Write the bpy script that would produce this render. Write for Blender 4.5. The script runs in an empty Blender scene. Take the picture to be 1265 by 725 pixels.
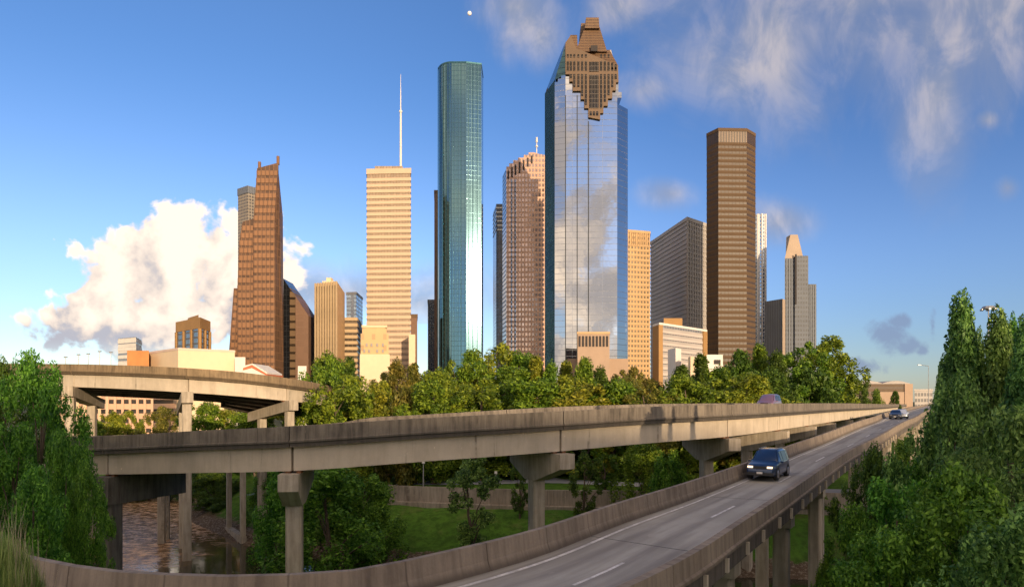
import bpy, math, random
import numpy as np
from mathutils import Vector
R = math.radians
random.seed(7)
sc = bpy.context.scene
col = sc.collection
# ------------------------------------------------------------------ camera
EYE = 18.0; F = 800.0; HX = 632.5; HY = 495.0
cd = bpy.data.cameras.new('camera'); cam = bpy.data.objects.new('camera', cd); col.objects.link(cam)
cam.location = (0, 0, EYE); cam.rotation_euler = (R(90), 0, 0)
cd.sensor_fit = 'HORIZONTAL'; cd.sensor_width = 36; cd.lens = F / 1265 * 36
cd.shift_y = 132.5 / 1265; cd.clip_start = 0.1; cd.clip_end = 20000
sc.camera = cam
# ------------------------------------------------------------------ light
SUN_EL = 10.0; SUN_AZ = -25.0     # the sun is behind the viewer, a little to the right
EXPOSURE = 0.80
SKY_STRENGTH = 0.15
sc.view_settings.view_transform = 'Standard'; sc.view_settings.look = 'None'
sc.view_settings.gamma = 1; sc.view_settings.use_curve_mapping = False
sc.view_settings.exposure = EXPOSURE
sl = bpy.data.lights.new('sun', 'SUN'); sl.energy = 3.1; sl.angle = R(0.5); sl.color = (1.0, 0.74, 0.47)
so = bpy.data.objects.new('sun', sl); col.objects.link(so)
sd = Vector((math.sin(R(SUN_AZ)) * math.cos(R(SUN_EL)), math.cos(R(SUN_AZ)) * math.cos(R(SUN_EL)), -math.sin(R(SUN_EL))))
so.rotation_euler = sd.to_track_quat('-Z', 'Y').to_euler(); so.location = (-60, -200, 90)
world = bpy.data.worlds.new('World'); sc.world = world; world.use_nodes = True

class NT:
    """small node-tree helper"""
    def __init__(s, tree): s.t = tree; s.n = tree.nodes; s.l = tree.links
    def node(s, typ, **kw):
        n = s.n.new(typ)
        for k, v in kw.items(): setattr(n, k, v)
        return n
    def put(s, sock, v):
        if v is None: return
        if isinstance(v, bpy.types.NodeSocket): s.l.new(v, sock)
        else: sock.default_value = v
    def m(s, op, a, b=None, c=None, clamp=False):
        n = s.node('ShaderNodeMath', operation=op, use_clamp=clamp)
        s.put(n.inputs[0], a); s.put(n.inputs[1], b); s.put(n.inputs[2], c)
        return n.outputs[0]
    def ss(s, v, lo, hi, a=0.0, b=1.0):
        n = s.node('ShaderNodeMapRange', interpolation_type='SMOOTHSTEP')
        s.put(n.inputs['Value'], v); s.put(n.inputs['From Min'], lo); s.put(n.inputs['From Max'], hi)
        s.put(n.inputs['To Min'], a); s.put(n.inputs['To Max'], b); return n.outputs[0]
    def xyz(s, x, y, z=0.0):
        n = s.node('ShaderNodeCombineXYZ'); s.put(n.inputs[0], x); s.put(n.inputs[1], y); s.put(n.inputs[2], z); return n.outputs[0]
    def sep(s, v):
        n = s.node('ShaderNodeSeparateXYZ'); s.l.new(v, n.inputs[0]); return n.outputs
    def noise(s, vec, scale, detail=4, rough=0.55, dist=0.0, color=False):
        n = s.node('ShaderNodeTexNoise'); s.put(n.inputs['Vector'], vec); n.inputs['Scale'].default_value = scale
        n.inputs['Detail'].default_value = detail; n.inputs['Roughness'].default_value = rough; n.inputs['Distortion'].default_value = dist
        return n.outputs['Color' if color else 'Fac']
    def mix(s, f, a, b, mode='MIX'):
        n = s.node('ShaderNodeMix', data_type='RGBA', blend_type=mode); s.put(n.inputs[0], f)
        s.put(n.inputs[6], a if isinstance(a, bpy.types.NodeSocket) else (*a, 1)); s.put(n.inputs[7], b if isinstance(b, bpy.types.NodeSocket) else (*b, 1))
        return n.outputs[2]
    def vec(s, op, a, b=None, sc_=None):
        n = s.node('ShaderNodeVectorMath', operation=op); s.put(n.inputs[0], a); s.put(n.inputs[1], b)
        if sc_ is not None: s.put(n.inputs['Scale'], sc_)
        return n.outputs[0]

# ---- sky with clouds, laid out by direction (x/y, z/y) so it is fixed at infinity
w = NT(world.node_tree)
for n in list(w.n): w.n.remove(n)
out = w.node('ShaderNodeOutputWorld')
sky = w.node('ShaderNodeTexSky', sky_type='NISHITA'); sky.sun_disc = False
sky.sun_elevation = R(SUN_EL); sky.sun_rotation = R(180 + SUN_AZ)
sky.altitude = 0; sky.air_density = 1.0; sky.dust_density = 0.2; sky.ozone_density = 3.0
skyhue = w.node('ShaderNodeHueSaturation'); skyhue.inputs['Saturation'].default_value = 0.90; w.l.new(sky.outputs[0], skyhue.inputs['Color'])
bg = w.node('ShaderNodeBackground'); bg.inputs[1].default_value = SKY_STRENGTH
tc = w.node('ShaderNodeTexCoord'); D = w.vec('NORMALIZE', tc.outputs['Generated']); dx, dy, dz = w.sep(D)
ahead = w.mix(w.ss(dx, -0.35, 0.55), (0.72, 0.75, 0.92), (0.50, 0.56, 0.76))      # the eastern evening sky deepens to the right
ahead = w.mix(w.ss(dz, 0.0, 0.22), w.mix(w.ss(dx, -0.3, 0.5), (0.80, 0.75, 0.80), (0.48, 0.49, 0.60)), ahead)
ahead = w.mix(w.ss(dz, 0.16, 0.46), ahead, w.mix(1.0, ahead, (0.62, 0.82, 0.92), 'MULTIPLY'))
w.l.new(w.mix(1.0, skyhue.outputs[0], w.mix(w.ss(dy, -0.2, 0.3), (0.95, 0.84, 0.90), ahead), 'MULTIPLY'), bg.inputs[0])
front = w.ss(dy, 0.1, 0.25)
yy = w.m('MAXIMUM', dy, 0.05)
a = w.m('DIVIDE', dx, yy); b = w.m('DIVIDE', dz, yy)
AB = w.xyz(a, b, 0)
def ellipses(lst, av=None, bv=None):
    av = av or a; bv = bv or b
    res = None
    for (cx, cy, rx, ry) in lst:
        u = w.m('DIVIDE', w.m('SUBTRACT', av, (cx - HX) / F), rx / F)
        v = w.m('DIVIDE', w.m('SUBTRACT', bv, (HY - cy) / F), ry / F)
        e = w.m('SUBTRACT', 1.0, w.m('SQRT', w.m('ADD', w.m('MULTIPLY', u, u), w.m('MULTIPLY', v, v))))
        res = e if res is None else w.m('SMOOTH_MAX', res, e, 0.25)
    return res
CUM = [(212, 312, 92, 96), (205, 335, 110, 92), (140, 350, 88, 78), (285, 325, 95, 88), (110, 385, 80, 52), (190, 395, 140, 62), (335, 345, 66, 96), (352, 335, 46, 70), (80, 398, 84, 42)]
def cumulus(off):
    av = w.m('ADD', a, off[0]); bv = w.m('ADD', b, off[1])
    V = w.xyz(av, bv, 0.37)
    el = ellipses(CUM, av, bv)
    n1 = w.noise(V, 11.0, 7, 0.58, 0.25)
    vo = w.node('ShaderNodeTexVoronoi', feature='SMOOTH_F1'); w.l.new(w.vec('ADD', V, w.vec('SCALE', w.noise(V, 9, 3, 0.6, 0, True), None, 0.08)), vo.inputs['Vector'])
    vo.inputs['Scale'].default_value = 26; vo.inputs['Smoothness'].default_value = 0.6; vo.inputs['Detail'].default_value = 2.5
    d = w.m('ADD', el, w.m('MULTIPLY', w.m('SUBTRACT', n1, 0.47), 1.9))
    return w.m('ADD', d, w.m('MULTIPLY', w.m('SUBTRACT', 0.45, vo.outputs['Distance']), 0.42))
c0 = cumulus((0, 0)); c1 = cumulus((0.030, 0.022))
cden = w.m('MULTIPLY', w.ss(c0, 0.10, 0.34), w.m('MULTIPLY', front, w.ss(b, 0.03, 0.10)))
lit = w.ss(w.m('SUBTRACT', c0, c1), -0.60, 0.55)
lit = w.m('ADD', lit, w.m('MULTIPLY', w.m('SUBTRACT', w.noise(AB, 16, 5, 0.65), 0.42), 1.1))
bl = w.m('ADD', b, w.m('MULTIPLY', w.noise(AB, 9, 4), 0.10))
lit = w.m('ADD', lit, w.ss(bl, 0.07, 0.24, -0.55, 0.2), clamp=True)
ccol = w.mix(lit, (0.60, 0.53, 0.50), (1.12, 0.94, 0.78))
ccol = w.mix(w.ss(lit, 0.0, 0.4), (0.46, 0.46, 0.52), ccol)
# high streaky clouds, upper right and top
WSP = [(960, 50, 130, 90), (1110, 40, 220, 95), (1155, 110, 50, 90), (1240, 20, 120, 110), (640, 8, 40, 26), (655, 25, 34, 34), (670, 42, 22, 30), (765, 8, 38, 28), (1080, 0, 260, 60), (930, 85, 110, 40), (796, 112, 34, 24), (960, 275, 40, 22), (830, 240, 30, 16), (1245, 232, 14, 14), (440, 360, 190, 26), (520, 375, 60, 32), (1220, 148, 16, 12)]
st = w.xyz(w.m('MULTIPLY', a, 1.0), w.m('MULTIPLY', b, 0.62), 0.1)
wn = w.noise(st, 5.2, 8, 0.60, 0.8)
wd = w.m('ADD', ellipses(WSP), w.m('MULTIPLY', w.m('SUBTRACT', wn, 0.47), 3.0))
wden = w.m('MULTIPLY', w.ss(wd, -0.75, 1.5, 0, 0.78), front)
wcol = w.mix(w.ss(w.noise(st, 12, 5, 0.6, 0.5), 0.42, 0.66), (0.30, 0.32, 0.40), (0.60, 0.53, 0.51))
# low dark clouds on the right
DRK = [(1095, 415, 30, 24), (1110, 396, 22, 12), (1125, 428, 24, 12), (1140, 432, 14, 10), (1152, 405, 7, 20), (1060, 455, 40, 12)]
dd = w.m('ADD', ellipses(DRK), w.m('MULTIPLY', w.m('SUBTRACT', w.noise(AB, 24, 6, 0.6, 0.3), 0.5), 2.6))
dden = w.m('MULTIPLY', w.ss(dd, 0.0, 0.8, 0, 0.75), front)
# clouds added behind the viewer: seen in the glass towers, warm fill for shade
bn = w.noise(w.xyz(w.m('MULTIPLY', dx, 1.0), w.m('MULTIPLY', dy, 1.0), w.m('MULTIPLY', dz, 1.9)), 6.0, 7, 0.62, 0.4)
bden = w.m('MULTIPLY', w.ss(bn, 0.40, 0.53, 0, 0.96), w.m('SUBTRACT', 1.0, front))
bcol = w.mix(w.ss(w.noise(D, 9, 4, 0.6), 0.4, 0.62), (0.62, 0.52, 0.46), (1.75, 1.30, 0.88))
def lay(base, colr, fac):
    e = w.node('ShaderNodeBackground'); w.put(e.inputs[0], colr if isinstance(colr, bpy.types.NodeSocket) else (*colr, 1)); e.inputs[1].default_value = 0.66
    mx = w.node('ShaderNodeMixShader'); w.l.new(fac, mx.inputs[0]); w.l.new(base, mx.inputs[1]); w.l.new(e.outputs[0], mx.inputs[2]); return mx.outputs[0]
def region(x0, y0, x1, y1):
    f = w.m('MULTIPLY', w.m('GREATER_THAN', a, (x0 - HX) / F), w.m('LESS_THAN', a, (x1 - HX) / F))
    f = w.m('MULTIPLY', f, w.m('MULTIPLY', w.m('GREATER_THAN', b, (HY - y1) / F), w.m('LESS_THAN', b, (HY - y0) / F)))
    return w.m('MULTIPLY', f, w.m('GREATER_THAN', dy, 0.1))
def gate(base, over, fac):      # skips the costly branch outside its part of the sky
    mx = w.node('ShaderNodeMixShader'); w.l.new(fac, mx.inputs[0]); w.l.new(base, mx.inputs[1]); w.l.new(over, mx.inputs[2]); return mx.outputs[0]
base = bg.outputs[0]
s_ = gate(base, lay(base, wcol, wden), region(330, -400, 1500, 400))
wis = lay(base, wcol, wden)
s_ = gate(s_, lay(wis, ccol, cden), region(-60, 180, 430, 470))
s_ = gate(s_, lay(wis, (0.21, 0.27, 0.42), dden), region(1010, 360, 1200, 490))
s_ = gate(s_, lay(base, bcol, bden), w.m('LESS_THAN', dy, 0.1))
w.l.new(s_, out.inputs[0])
world.cycles.sampling_method = 'MANUAL'; world.cycles.sample_map_resolution = 512
cy = sc.cycles; cy.max_bounces = 5; cy.diffuse_bounces = 2; cy.glossy_bounces = 3; cy.transmission_bounces = 3; cy.transparent_max_bounces = 4; cy.use_adaptive_sampling = True; cy.adaptive_threshold = 0.02; cy.caustics_reflective = False; cy.caustics_refractive = False

# ------------------------------------------------------------------ helpers
def P(px, py, Y): return Vector(((px - HX) / F * Y, Y, EYE - (py - HY) / F * Y))
def PX(px, Y): return (px - HX) / F * Y
def PZ(py, Y): return EYE - (py - HY) / F * Y
def smooth(x, lo, hi):
    t = min(1, max(0, (x - lo) / (hi - lo))); return t * t * (3 - 2 * t)
def tag(o, label=None, cat=None, group=None, kind=None):
    if label: o['label'] = label
    if cat: o['category'] = cat
    if group: o['group'] = group
    if kind: o['kind'] = kind
    return o
def empty(name, loc, label, cat, group=None, rz=0):
    o = bpy.data.objects.new(name, None); col.objects.link(o); o.location = loc; o.rotation_euler = (0, 0, rz); o.empty_display_size = 1
    return tag(o, label, cat, group)
def wloc(o):
    v = Vector((0, 0, 0))
    while o is not None: v = v + o.location; o = o.parent
    return v
class MB:
    def __init__(s): s.v = []; s.f = []; s.uv = []
    def face(s, pts, uvs=None):
        i = len(s.v); s.v += [tuple(p) for p in pts]; s.f.append(tuple(range(i, i + len(pts))))
        s.uv += [tuple(u) for u in (uvs or [(p[0], p[2]) for p in pts])]
    def wall(s, p, q, z0, z1, u0=0.0, z0b=None, z1b=None):
        L = math.hypot(q[0] - p[0], q[1] - p[1])
        z0b = z0 if z0b is None else z0b; z1b = z1 if z1b is None else z1b
        s.face([(p[0], p[1], z0), (q[0], q[1], z0b), (q[0], q[1], z1b), (p[0], p[1], z1)], [(u0, z0), (u0 + L, z0b), (u0 + L, z1b), (u0, z1)])
        return u0 + L
    def prism(s, fp, z0, z1, top=True, bottom=False, sides=None):
        fp = ccw(fp); u = 0
        for i in range(len(fp)):
            u = s.wall(fp[i], fp[(i + 1) % len(fp)], z0, z1, u)
        if top: s.face([(p[0], p[1], z1) for p in fp], [(p[0], p[1]) for p in fp])
        if bottom: s.face([(p[0], p[1], z0) for p in reversed(fp)], [(p[0], p[1]) for p in reversed(fp)])
    def box(s, c, sz, rz=0.0, bottom=True):
        hx, hy, hz = sz[0] / 2, sz[1] / 2, sz[2] / 2; ca, sa = math.cos(rz), math.sin(rz)
        fp = [(c[0] + x * ca - y * sa, c[1] + x * sa + y * ca) for x, y in ((-hx, -hy), (hx, -hy), (hx, hy), (-hx, hy))]
        s.prism(fp, c[2] - hz, c[2] + hz, True, bottom)
    def frustum(s, fp0, z0, fp1, z1, top=True):
        fp0, fp1 = ccw(fp0), ccw(fp1); n = len(fp0)
        for i in range(n):
            j = (i + 1) % n
            L = math.hypot(fp0[j][0] - fp0[i][0], fp0[j][1] - fp0[i][1])
            s.face([(*fp0[i], z0), (*fp0[j], z0), (*fp1[j], z1), (*fp1[i], z1)], [(0, z0), (L, z0), (L * .8, z1), (L * .2, z1)])
        if top: s.face([(*p, z1) for p in fp1])
    def tube(s, p0, p1, r0, r1, n=8, cap=True):
        p0, p1 = Vector(p0), Vector(p1); d = (p1 - p0); L = d.length; d.normalize()
        t = Vector((0, 0, 1)) if abs(d.z) < .9 else Vector((1, 0, 0)); x = d.cross(t).normalized(); y = d.cross(x)
        r = []
        for k in range(n):
            an = 2 * math.pi * k / n; e = x * math.cos(an) + y * math.sin(an); r.append((p0 + e * r0, p1 + e * r1))
        for k in range(n):
            k2 = (k + 1) % n; u0 = 2 * math.pi * r0 * k / n; u1 = 2 * math.pi * r0 * (k + 1) / n
            s.face([r[k2][0], r[k][0], r[k][1], r[k2][1]], [(u1, 0), (u0, 0), (u0, L), (u1, L)])
        if cap: s.face([q[1] for q in r][::-1]); s.face([q[0] for q in r])
    def build(s, name, mat, parent=None, smooth_=False, origin=None):
        me = bpy.data.meshes.new(name); o = bpy.data.objects.new(name, me); col.objects.link(o)
        if parent is not None: off = wloc(parent); o.parent = parent
        elif origin is not None: off = Vector(origin); o.location = off
        else:
            A = np.array(s.v); off = Vector((float((A[:, 0].min() + A[:, 0].max()) / 2), float((A[:, 1].min() + A[:, 1].max()) / 2), float(A[:, 2].min()))); o.location = off
        me.from_pydata([(p[0] - off[0], p[1] - off[1], p[2] - off[2]) for p in s.v], [], s.f)
        ul = me.uv_layers.new(name='UVMap'); ul.data.foreach_set('uv', np.array(s.uv, dtype=np.float32).ravel())
        me.materials.append(mat)
        if smooth_:
            import bmesh
            bm = bmesh.new(); bm.from_mesh(me); bmesh.ops.remove_doubles(bm, verts=bm.verts, dist=1e-4); bm.to_mesh(me); bm.free()
            me.polygons.foreach_set('use_smooth', [True] * len(me.polygons))
        me.update(); return o
def ccw(fp):
    A = sum(fp[i][0] * fp[(i + 1) % len(fp)][1] - fp[(i + 1) % len(fp)][0] * fp[i][1] for i in range(len(fp)))
    return list(fp) if A > 0 else list(reversed(fp))
def offset_fp(fp, d):
    fp = ccw(fp); n = len(fp); res = []
    for i in range(n):
        p0, p1, p2 = Vector(fp[i - 1]), Vector(fp[i]), Vector(fp[(i + 1) % n])
        a_ = (p1 - p0).normalized(); b_ = (p2 - p1).normalized()
        na = Vector((a_.y, -a_.x)); nb = Vector((b_.y, -b_.x)); m = (na + nb); k = max(0.3, 1 + na.dot(nb))
        res.append(tuple(p1 + m * (d / k)))
    return res
def copy_tree(o, parent=None):
    c = o.copy(); col.objects.link(c); c.parent = parent
    for ch in [x for x in o.children]: copy_tree(ch, c)
    return c
# ------------------------------------------------------------------ materials
def new_mat(name):
    m = bpy.data.materials.new(name); m.use_nodes = True; t = NT(m.node_tree)
    bs = t.n['Principled BSDF']; return m, t, bs
def plain(name, c, rough=0.7, metal=0.0, var=0.15, nscale=1.5, bump=0.1, emit=None, es=0):
    m, t, bs = new_mat(name); co = t.node('ShaderNodeTexCoord').outputs['Object']
    n = t.noise(co, nscale, 5, 0.6); n2 = t.noise(co, nscale * 9, 3, 0.6)
    f = t.m('ADD', t.m('MULTIPLY', n, 0.7), t.m('MULTIPLY', n2, 0.3))
    t.l.new(t.mix(t.ss(f, 0.3, 0.7), tuple(x * (1 - var) for x in c), tuple(min(1, x * (1 + var)) for x in c)), bs.inputs['Base Color'])
    bs.inputs['Roughness'].default_value = rough; bs.inputs['Metallic'].default_value = metal
    if bump:
        bp = t.node('ShaderNodeBump'); bp.inputs['Strength'].default_value = bump; bp.inputs['Distance'].default_value = 0.03
        t.l.new(n2, bp.inputs['Height']); t.l.new(bp.outputs[0], bs.inputs['Normal'])
    if emit: bs.inputs['Emission Color'].default_value = (*emit, 1); bs.inputs['Emission Strength'].default_value = es
    return m
def concrete(name, light, dark, streak=0.6, joint=0.0, blotch=0.5, band=None):
    """weathered concrete: uv.x runs along the member in metres, uv.y up it"""
    m, t, bs = new_mat(name); uv = t.node('ShaderNodeUVMap').outputs[0]; u, v, _ = t.sep(uv)
    co = t.node('ShaderNodeTexCoord').outputs['Object']
    st = t.noise(t.xyz(u, t.m('MULTIPLY', v, 0.10), 0), 3.2, 6, 0.65)
    st2 = t.noise(t.xyz(u, t.m('MULTIPLY', v, 0.25), 4), 0.45, 4, 0.6)
    bl = t.noise(co, 0.55, 6, 0.65); fine = t.noise(co, 14, 4, 0.6)
    f = t.m('ADD', t.m('MULTIPLY', t.ss(st, 0.38, 0.66), streak), t.m('MULTIPLY', t.ss(bl, 0.38, 0.66), blotch))
    f = t.m('ADD', f, t.m('MULTIPLY', t.ss(st2, 0.42, 0.62), 0.35)); f = t.m('DIVIDE', f, streak + blotch + 0.35)
    c = t.mix(f, light, dark)
    chips = t.ss(t.noise(t.xyz(t.m('MULTIPLY', u, 2.0), t.m('MULTIPLY', v, 1.0), 9), 1.7, 3, 0.7), 0.70, 0.735)
    c = t.mix(t.m('MULTIPLY', chips, 0.65), c, tuple(min(1, x * 1.5) for x in light))
    runs = t.m('MULTIPLY', t.ss(t.noise(t.xyz(u, t.m('MULTIPLY', v, 0.06), 17), 1.5, 3, 0.6), 0.62, 0.70), t.ss(t.noise(t.xyz(u, v, 5), 1.2, 3, 0.6), 0.35, 0.6)); c = t.mix(t.m('MULTIPLY', runs, 0.65), c, (0.075, 0.055, 0.04))
    if joint:
        fr = t.m('FRACT', t.m('DIVIDE', u, joint)); jn = t.ss(t.m('ABSOLUTE', t.m('SUBTRACT', fr, 0.5)), 0.485, 0.5)
        c = t.mix(t.m('MULTIPLY', jn, 0.6), c, tuple(x * 0.4 for x in dark))
    if band:      # dirt line low on the face
        bb = t.m('MULTIPLY', t.ss(t.m('ADD', v, t.m('MULTIPLY', st, 0.25)), band[0], band[1]), t.ss(v, band[2], band[1]))
        c = t.mix(t.m('MULTIPLY', bb, 0.75), c, tuple(x * 0.5 for x in dark))
    c = t.mix(t.m('MULTIPLY', fine, 0.3), c, tuple(x * 0.7 for x in dark))
    t.l.new(c, bs.inputs['Base Color']); bs.inputs['Roughness'].default_value = 0.88
    bp = t.node('ShaderNodeBump'); bp.inputs['Strength'].default_value = 0.35; bp.inputs['Distance'].default_value = 0.03
    t.l.new(t.m('ADD', fine, st), bp.inputs['Height']); t.l.new(bp.outputs[0], bs.inputs['Normal'])
    return m
def facade(name, wall, glass, fh=4.0, bw=3.0, gv=0.55, gu=0.8, g_rough=0.12, g_metal=0.85, w_rough=0.6, warp=0.02, wmetal=0.0, var=0.5, lits=0.0, u0=0.0):
    """wall grid: uv in metres; gv, gu = share of a storey / bay that is glass"""
    m, t, bs = new_mat(name); uv = t.node('ShaderNodeUVMap').outputs[0]; u, v, _ = t.sep(uv)
    fv = t.m('DIVIDE', v, fh); fu = t.m('DIVIDE', t.m('ADD', u, u0), bw)
    mk = t.m('MULTIPLY', t.m('LESS_THAN', t.m('FRACT', fv), gv), t.m('LESS_THAN', t.m('FRACT', fu), gu))
    cell = t.xyz(t.m('FLOOR', fu), t.m('FLOOR', fv), 0)
    wn = t.node('ShaderNodeTexWhiteNoise', noise_dimensions='2D'); t.l.new(cell, wn.inputs['Vector'])
    rnd = wn.outputs['Value']; co = t.node('ShaderNodeTexCoord').outputs['Object']
    big = t.noise(co, 0.03, 4, 0.6)
    gl = t.mix(t.m('MULTIPLY', rnd, var), glass, tuple(x * 0.35 for x in glass))
    wl = t.mix(t.ss(big, 0.35, 0.65), tuple(x * 0.88 for x in wall), tuple(min(1, x * 1.08) for x in wall))
    t.l.new(t.mix(mk, wl, gl), bs.inputs['Base Color'])
    t.l.new(t.m('MULTIPLY_ADD', mk, g_rough - w_rough, w_rough), bs.inputs['Roughness'])
    t.l.new(t.m('MULTIPLY_ADD', mk, g_metal - wmetal, wmetal), bs.inputs['Metallic'])
    # every pane sits at a slightly different tilt, and the glass is wavy
    nb = t.noise(t.vec('ADD', co, t.vec('SCALE', wn.outputs['Color'], None, 3.0)), 0.055, 3, 0.5)
    bp = t.node('ShaderNodeBump'); bp.inputs['Strength'].default_value = 1.0; bp.inputs['Distance'].default_value = warp * 30
    t.l.new(t.m('MULTIPLY', nb, mk), bp.inputs['Height'])
    geo = t.node('ShaderNodeNewGeometry').outputs['Normal']
    rv = t.vec('SCALE', t.vec('SUBTRACT', wn.outputs['Color'], (0.5, 0.5, 0.5)), None, warp)
    nn = t.vec('NORMALIZE', t.vec('ADD', bp.outputs[0], t.vec('SCALE', rv, None, 1.0)))
    t.l.new(nn, bs.inputs['Normal'])
    return m
def leaf_mat(name, c1, c2, c3):
    m, t, bs = new_mat(name); g = t.node('ShaderNodeNewGeometry'); oi = t.node('ShaderNodeObjectInfo')
    co = t.node('ShaderNodeTexCoord').outputs['Object']
    r = g.outputs['Random Per Island']
    cl = t.noise(co, 0.9, 4, 0.65)
    c = t.mix(r, c1, c2); c = t.mix(t.m('MULTIPLY', t.ss(cl, 0.42, 0.62), 0.7), c, c3)
    h = t.node('ShaderNodeHueSaturation'); t.l.new(c, h.inputs['Color'])
    t.l.new(t.m('MULTIPLY_ADD', oi.outputs['Random'], 0.035, 0.483), h.inputs['Hue']); t.l.new(t.m('MULTIPLY_ADD', r, 0.7, 0.65), h.inputs['Value'])
    t.l.new(h.outputs[0], bs.inputs['Base Color']); bs.inputs['Roughness'].default_value = 0.5
    bs.inputs['Specular IOR Level'].default_value = 0.3
    tr = t.node('ShaderNodeBsdfTranslucent'); t.l.new(h.outputs[0], tr.inputs[0])
    mx = t.node('ShaderNodeMixShader'); mx.inputs[0].default_value = 0.38
    t.l.new(bs.outputs[0], mx.inputs[1]); t.l.new(tr.outputs[0], mx.inputs[2]); t.l.new(mx.outputs[0], t.n['Material Output'].inputs[0])
    return m
M = {}
M['parw'] = concrete('tan parapet concrete', (0.34, 0.245, 0.14), (0.11, 0.078, 0.045), 0.7, 1.22, 0.45, (-0.30, -0.12, 0.14))
M['par'] = concrete('weathered parapet concrete', (0.27, 0.23, 0.18), (0.065, 0.055, 0.045), 0.85, 1.22, 0.45, (-0.30, -0.12, 0.14))
M['par2'] = concrete('barrier concrete', (0.33, 0.27, 0.205), (0.13, 0.102, 0.078), 0.8, 3.0, 0.4, (-0.2, 0.02, 0.3))
M['gird'] = concrete('girder concrete', (0.62, 0.53, 0.41), (0.44, 0.37, 0.275), 0.30, 0, 0.45)
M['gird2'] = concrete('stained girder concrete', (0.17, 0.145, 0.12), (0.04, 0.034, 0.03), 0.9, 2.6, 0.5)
M['pier'] = concrete('pier concrete', (0.52, 0.45, 0.35), (0.24, 0.20, 0.15), 0.8, 0, 0.5)
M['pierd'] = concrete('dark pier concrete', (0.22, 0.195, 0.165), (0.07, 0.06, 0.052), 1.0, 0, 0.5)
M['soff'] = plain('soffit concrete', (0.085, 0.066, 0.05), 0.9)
M['white'] = plain('road paint', (0.62, 0.60, 0.57), 0.7, 0, 0.35, 2.5)
M['steel'] = plain('galvanised steel', (0.35, 0.35, 0.35), 0.45, 0.6)
M['rust'] = plain('rusty bearing steel', (0.22, 0.10, 0.045), 0.8, 0.1, 0.4, 6)
def road_mat():
    m, t, bs = new_mat('concrete road'); uv = t.node('ShaderNodeUVMap').outputs[0]; u, v, _ = t.sep(uv)
    co = t.node('ShaderNodeTexCoord').outputs['Object']
    n = t.noise(co, 0.35, 6, 0.65); f = t.noise(co, 22, 3, 0.7); lo = t.noise(t.xyz(t.m('MULTIPLY', u, 0.04), t.m('MULTIPLY', v, 2.2), 0), 1.6, 5, 0.6)
    c = t.mix(t.ss(n, 0.35, 0.65), (0.40, 0.375, 0.32), (0.48, 0.455, 0.395)); c = t.mix(t.m('MULTIPLY', t.ss(lo, 0.42, 0.60), 0.7), c, (0.27, 0.25, 0.215))
    c = t.mix(t.m('MULTIPLY', f, 0.35), c, (0.11, 0.10, 0.09))
    # grime washed to the edges
    ed = t.ss(t.m('ABSOLUTE', t.m('SUBTRACT', v, 0.5)), 0.40, 0.5); c = t.mix(t.m('MULTIPLY', ed, 0.8), c, (0.11, 0.085, 0.06))
    tr = t.m('MINIMUM', t.m('ABSOLUTE', t.m('SUBTRACT', t.m('FRACT', t.m('MULTIPLY', v, 2.35)), 0.32)), t.m('ABSOLUTE', t.m('SUBTRACT', t.m('FRACT', t.m('MULTIPLY', v, 2.35)), 0.72)))
    c = t.mix(t.m('MULTIPLY', t.m('MULTIPLY', t.ss(tr, 0.13, 0.02), t.ss(lo, 0.25, 0.6)), 0.45), c, (0.15, 0.13, 0.115))
    pt_ = t.ss(t.noise(t.xyz(t.m('MULTIPLY', u, 0.25), t.m('MULTIPLY', v, 3.0), 3), 1.1, 2, 0.5), 0.66, 0.67); c = t.mix(t.m('MULTIPLY', pt_, 0.35), c, (0.42, 0.38, 0.33))
    fr = t.m('FRACT', t.m('DIVIDE', u, 11.0)); jn = t.m('GREATER_THAN', fr, 0.994); c = t.mix(jn, c, (0.05, 0.045, 0.04))
    t.l.new(c, bs.inputs['Base Color']); bs.inputs['Roughness'].default_value = 0.75
    bp = t.node('ShaderNodeBump'); bp.inputs['Strength'].default_value = 0.25; bp.inputs['Distance'].default_value = 0.01; t.l.new(f, bp.inputs['Height']); t.l.new(bp.outputs[0], bs.inputs['Normal'])
    return m
M['road'] = road_mat()
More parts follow.
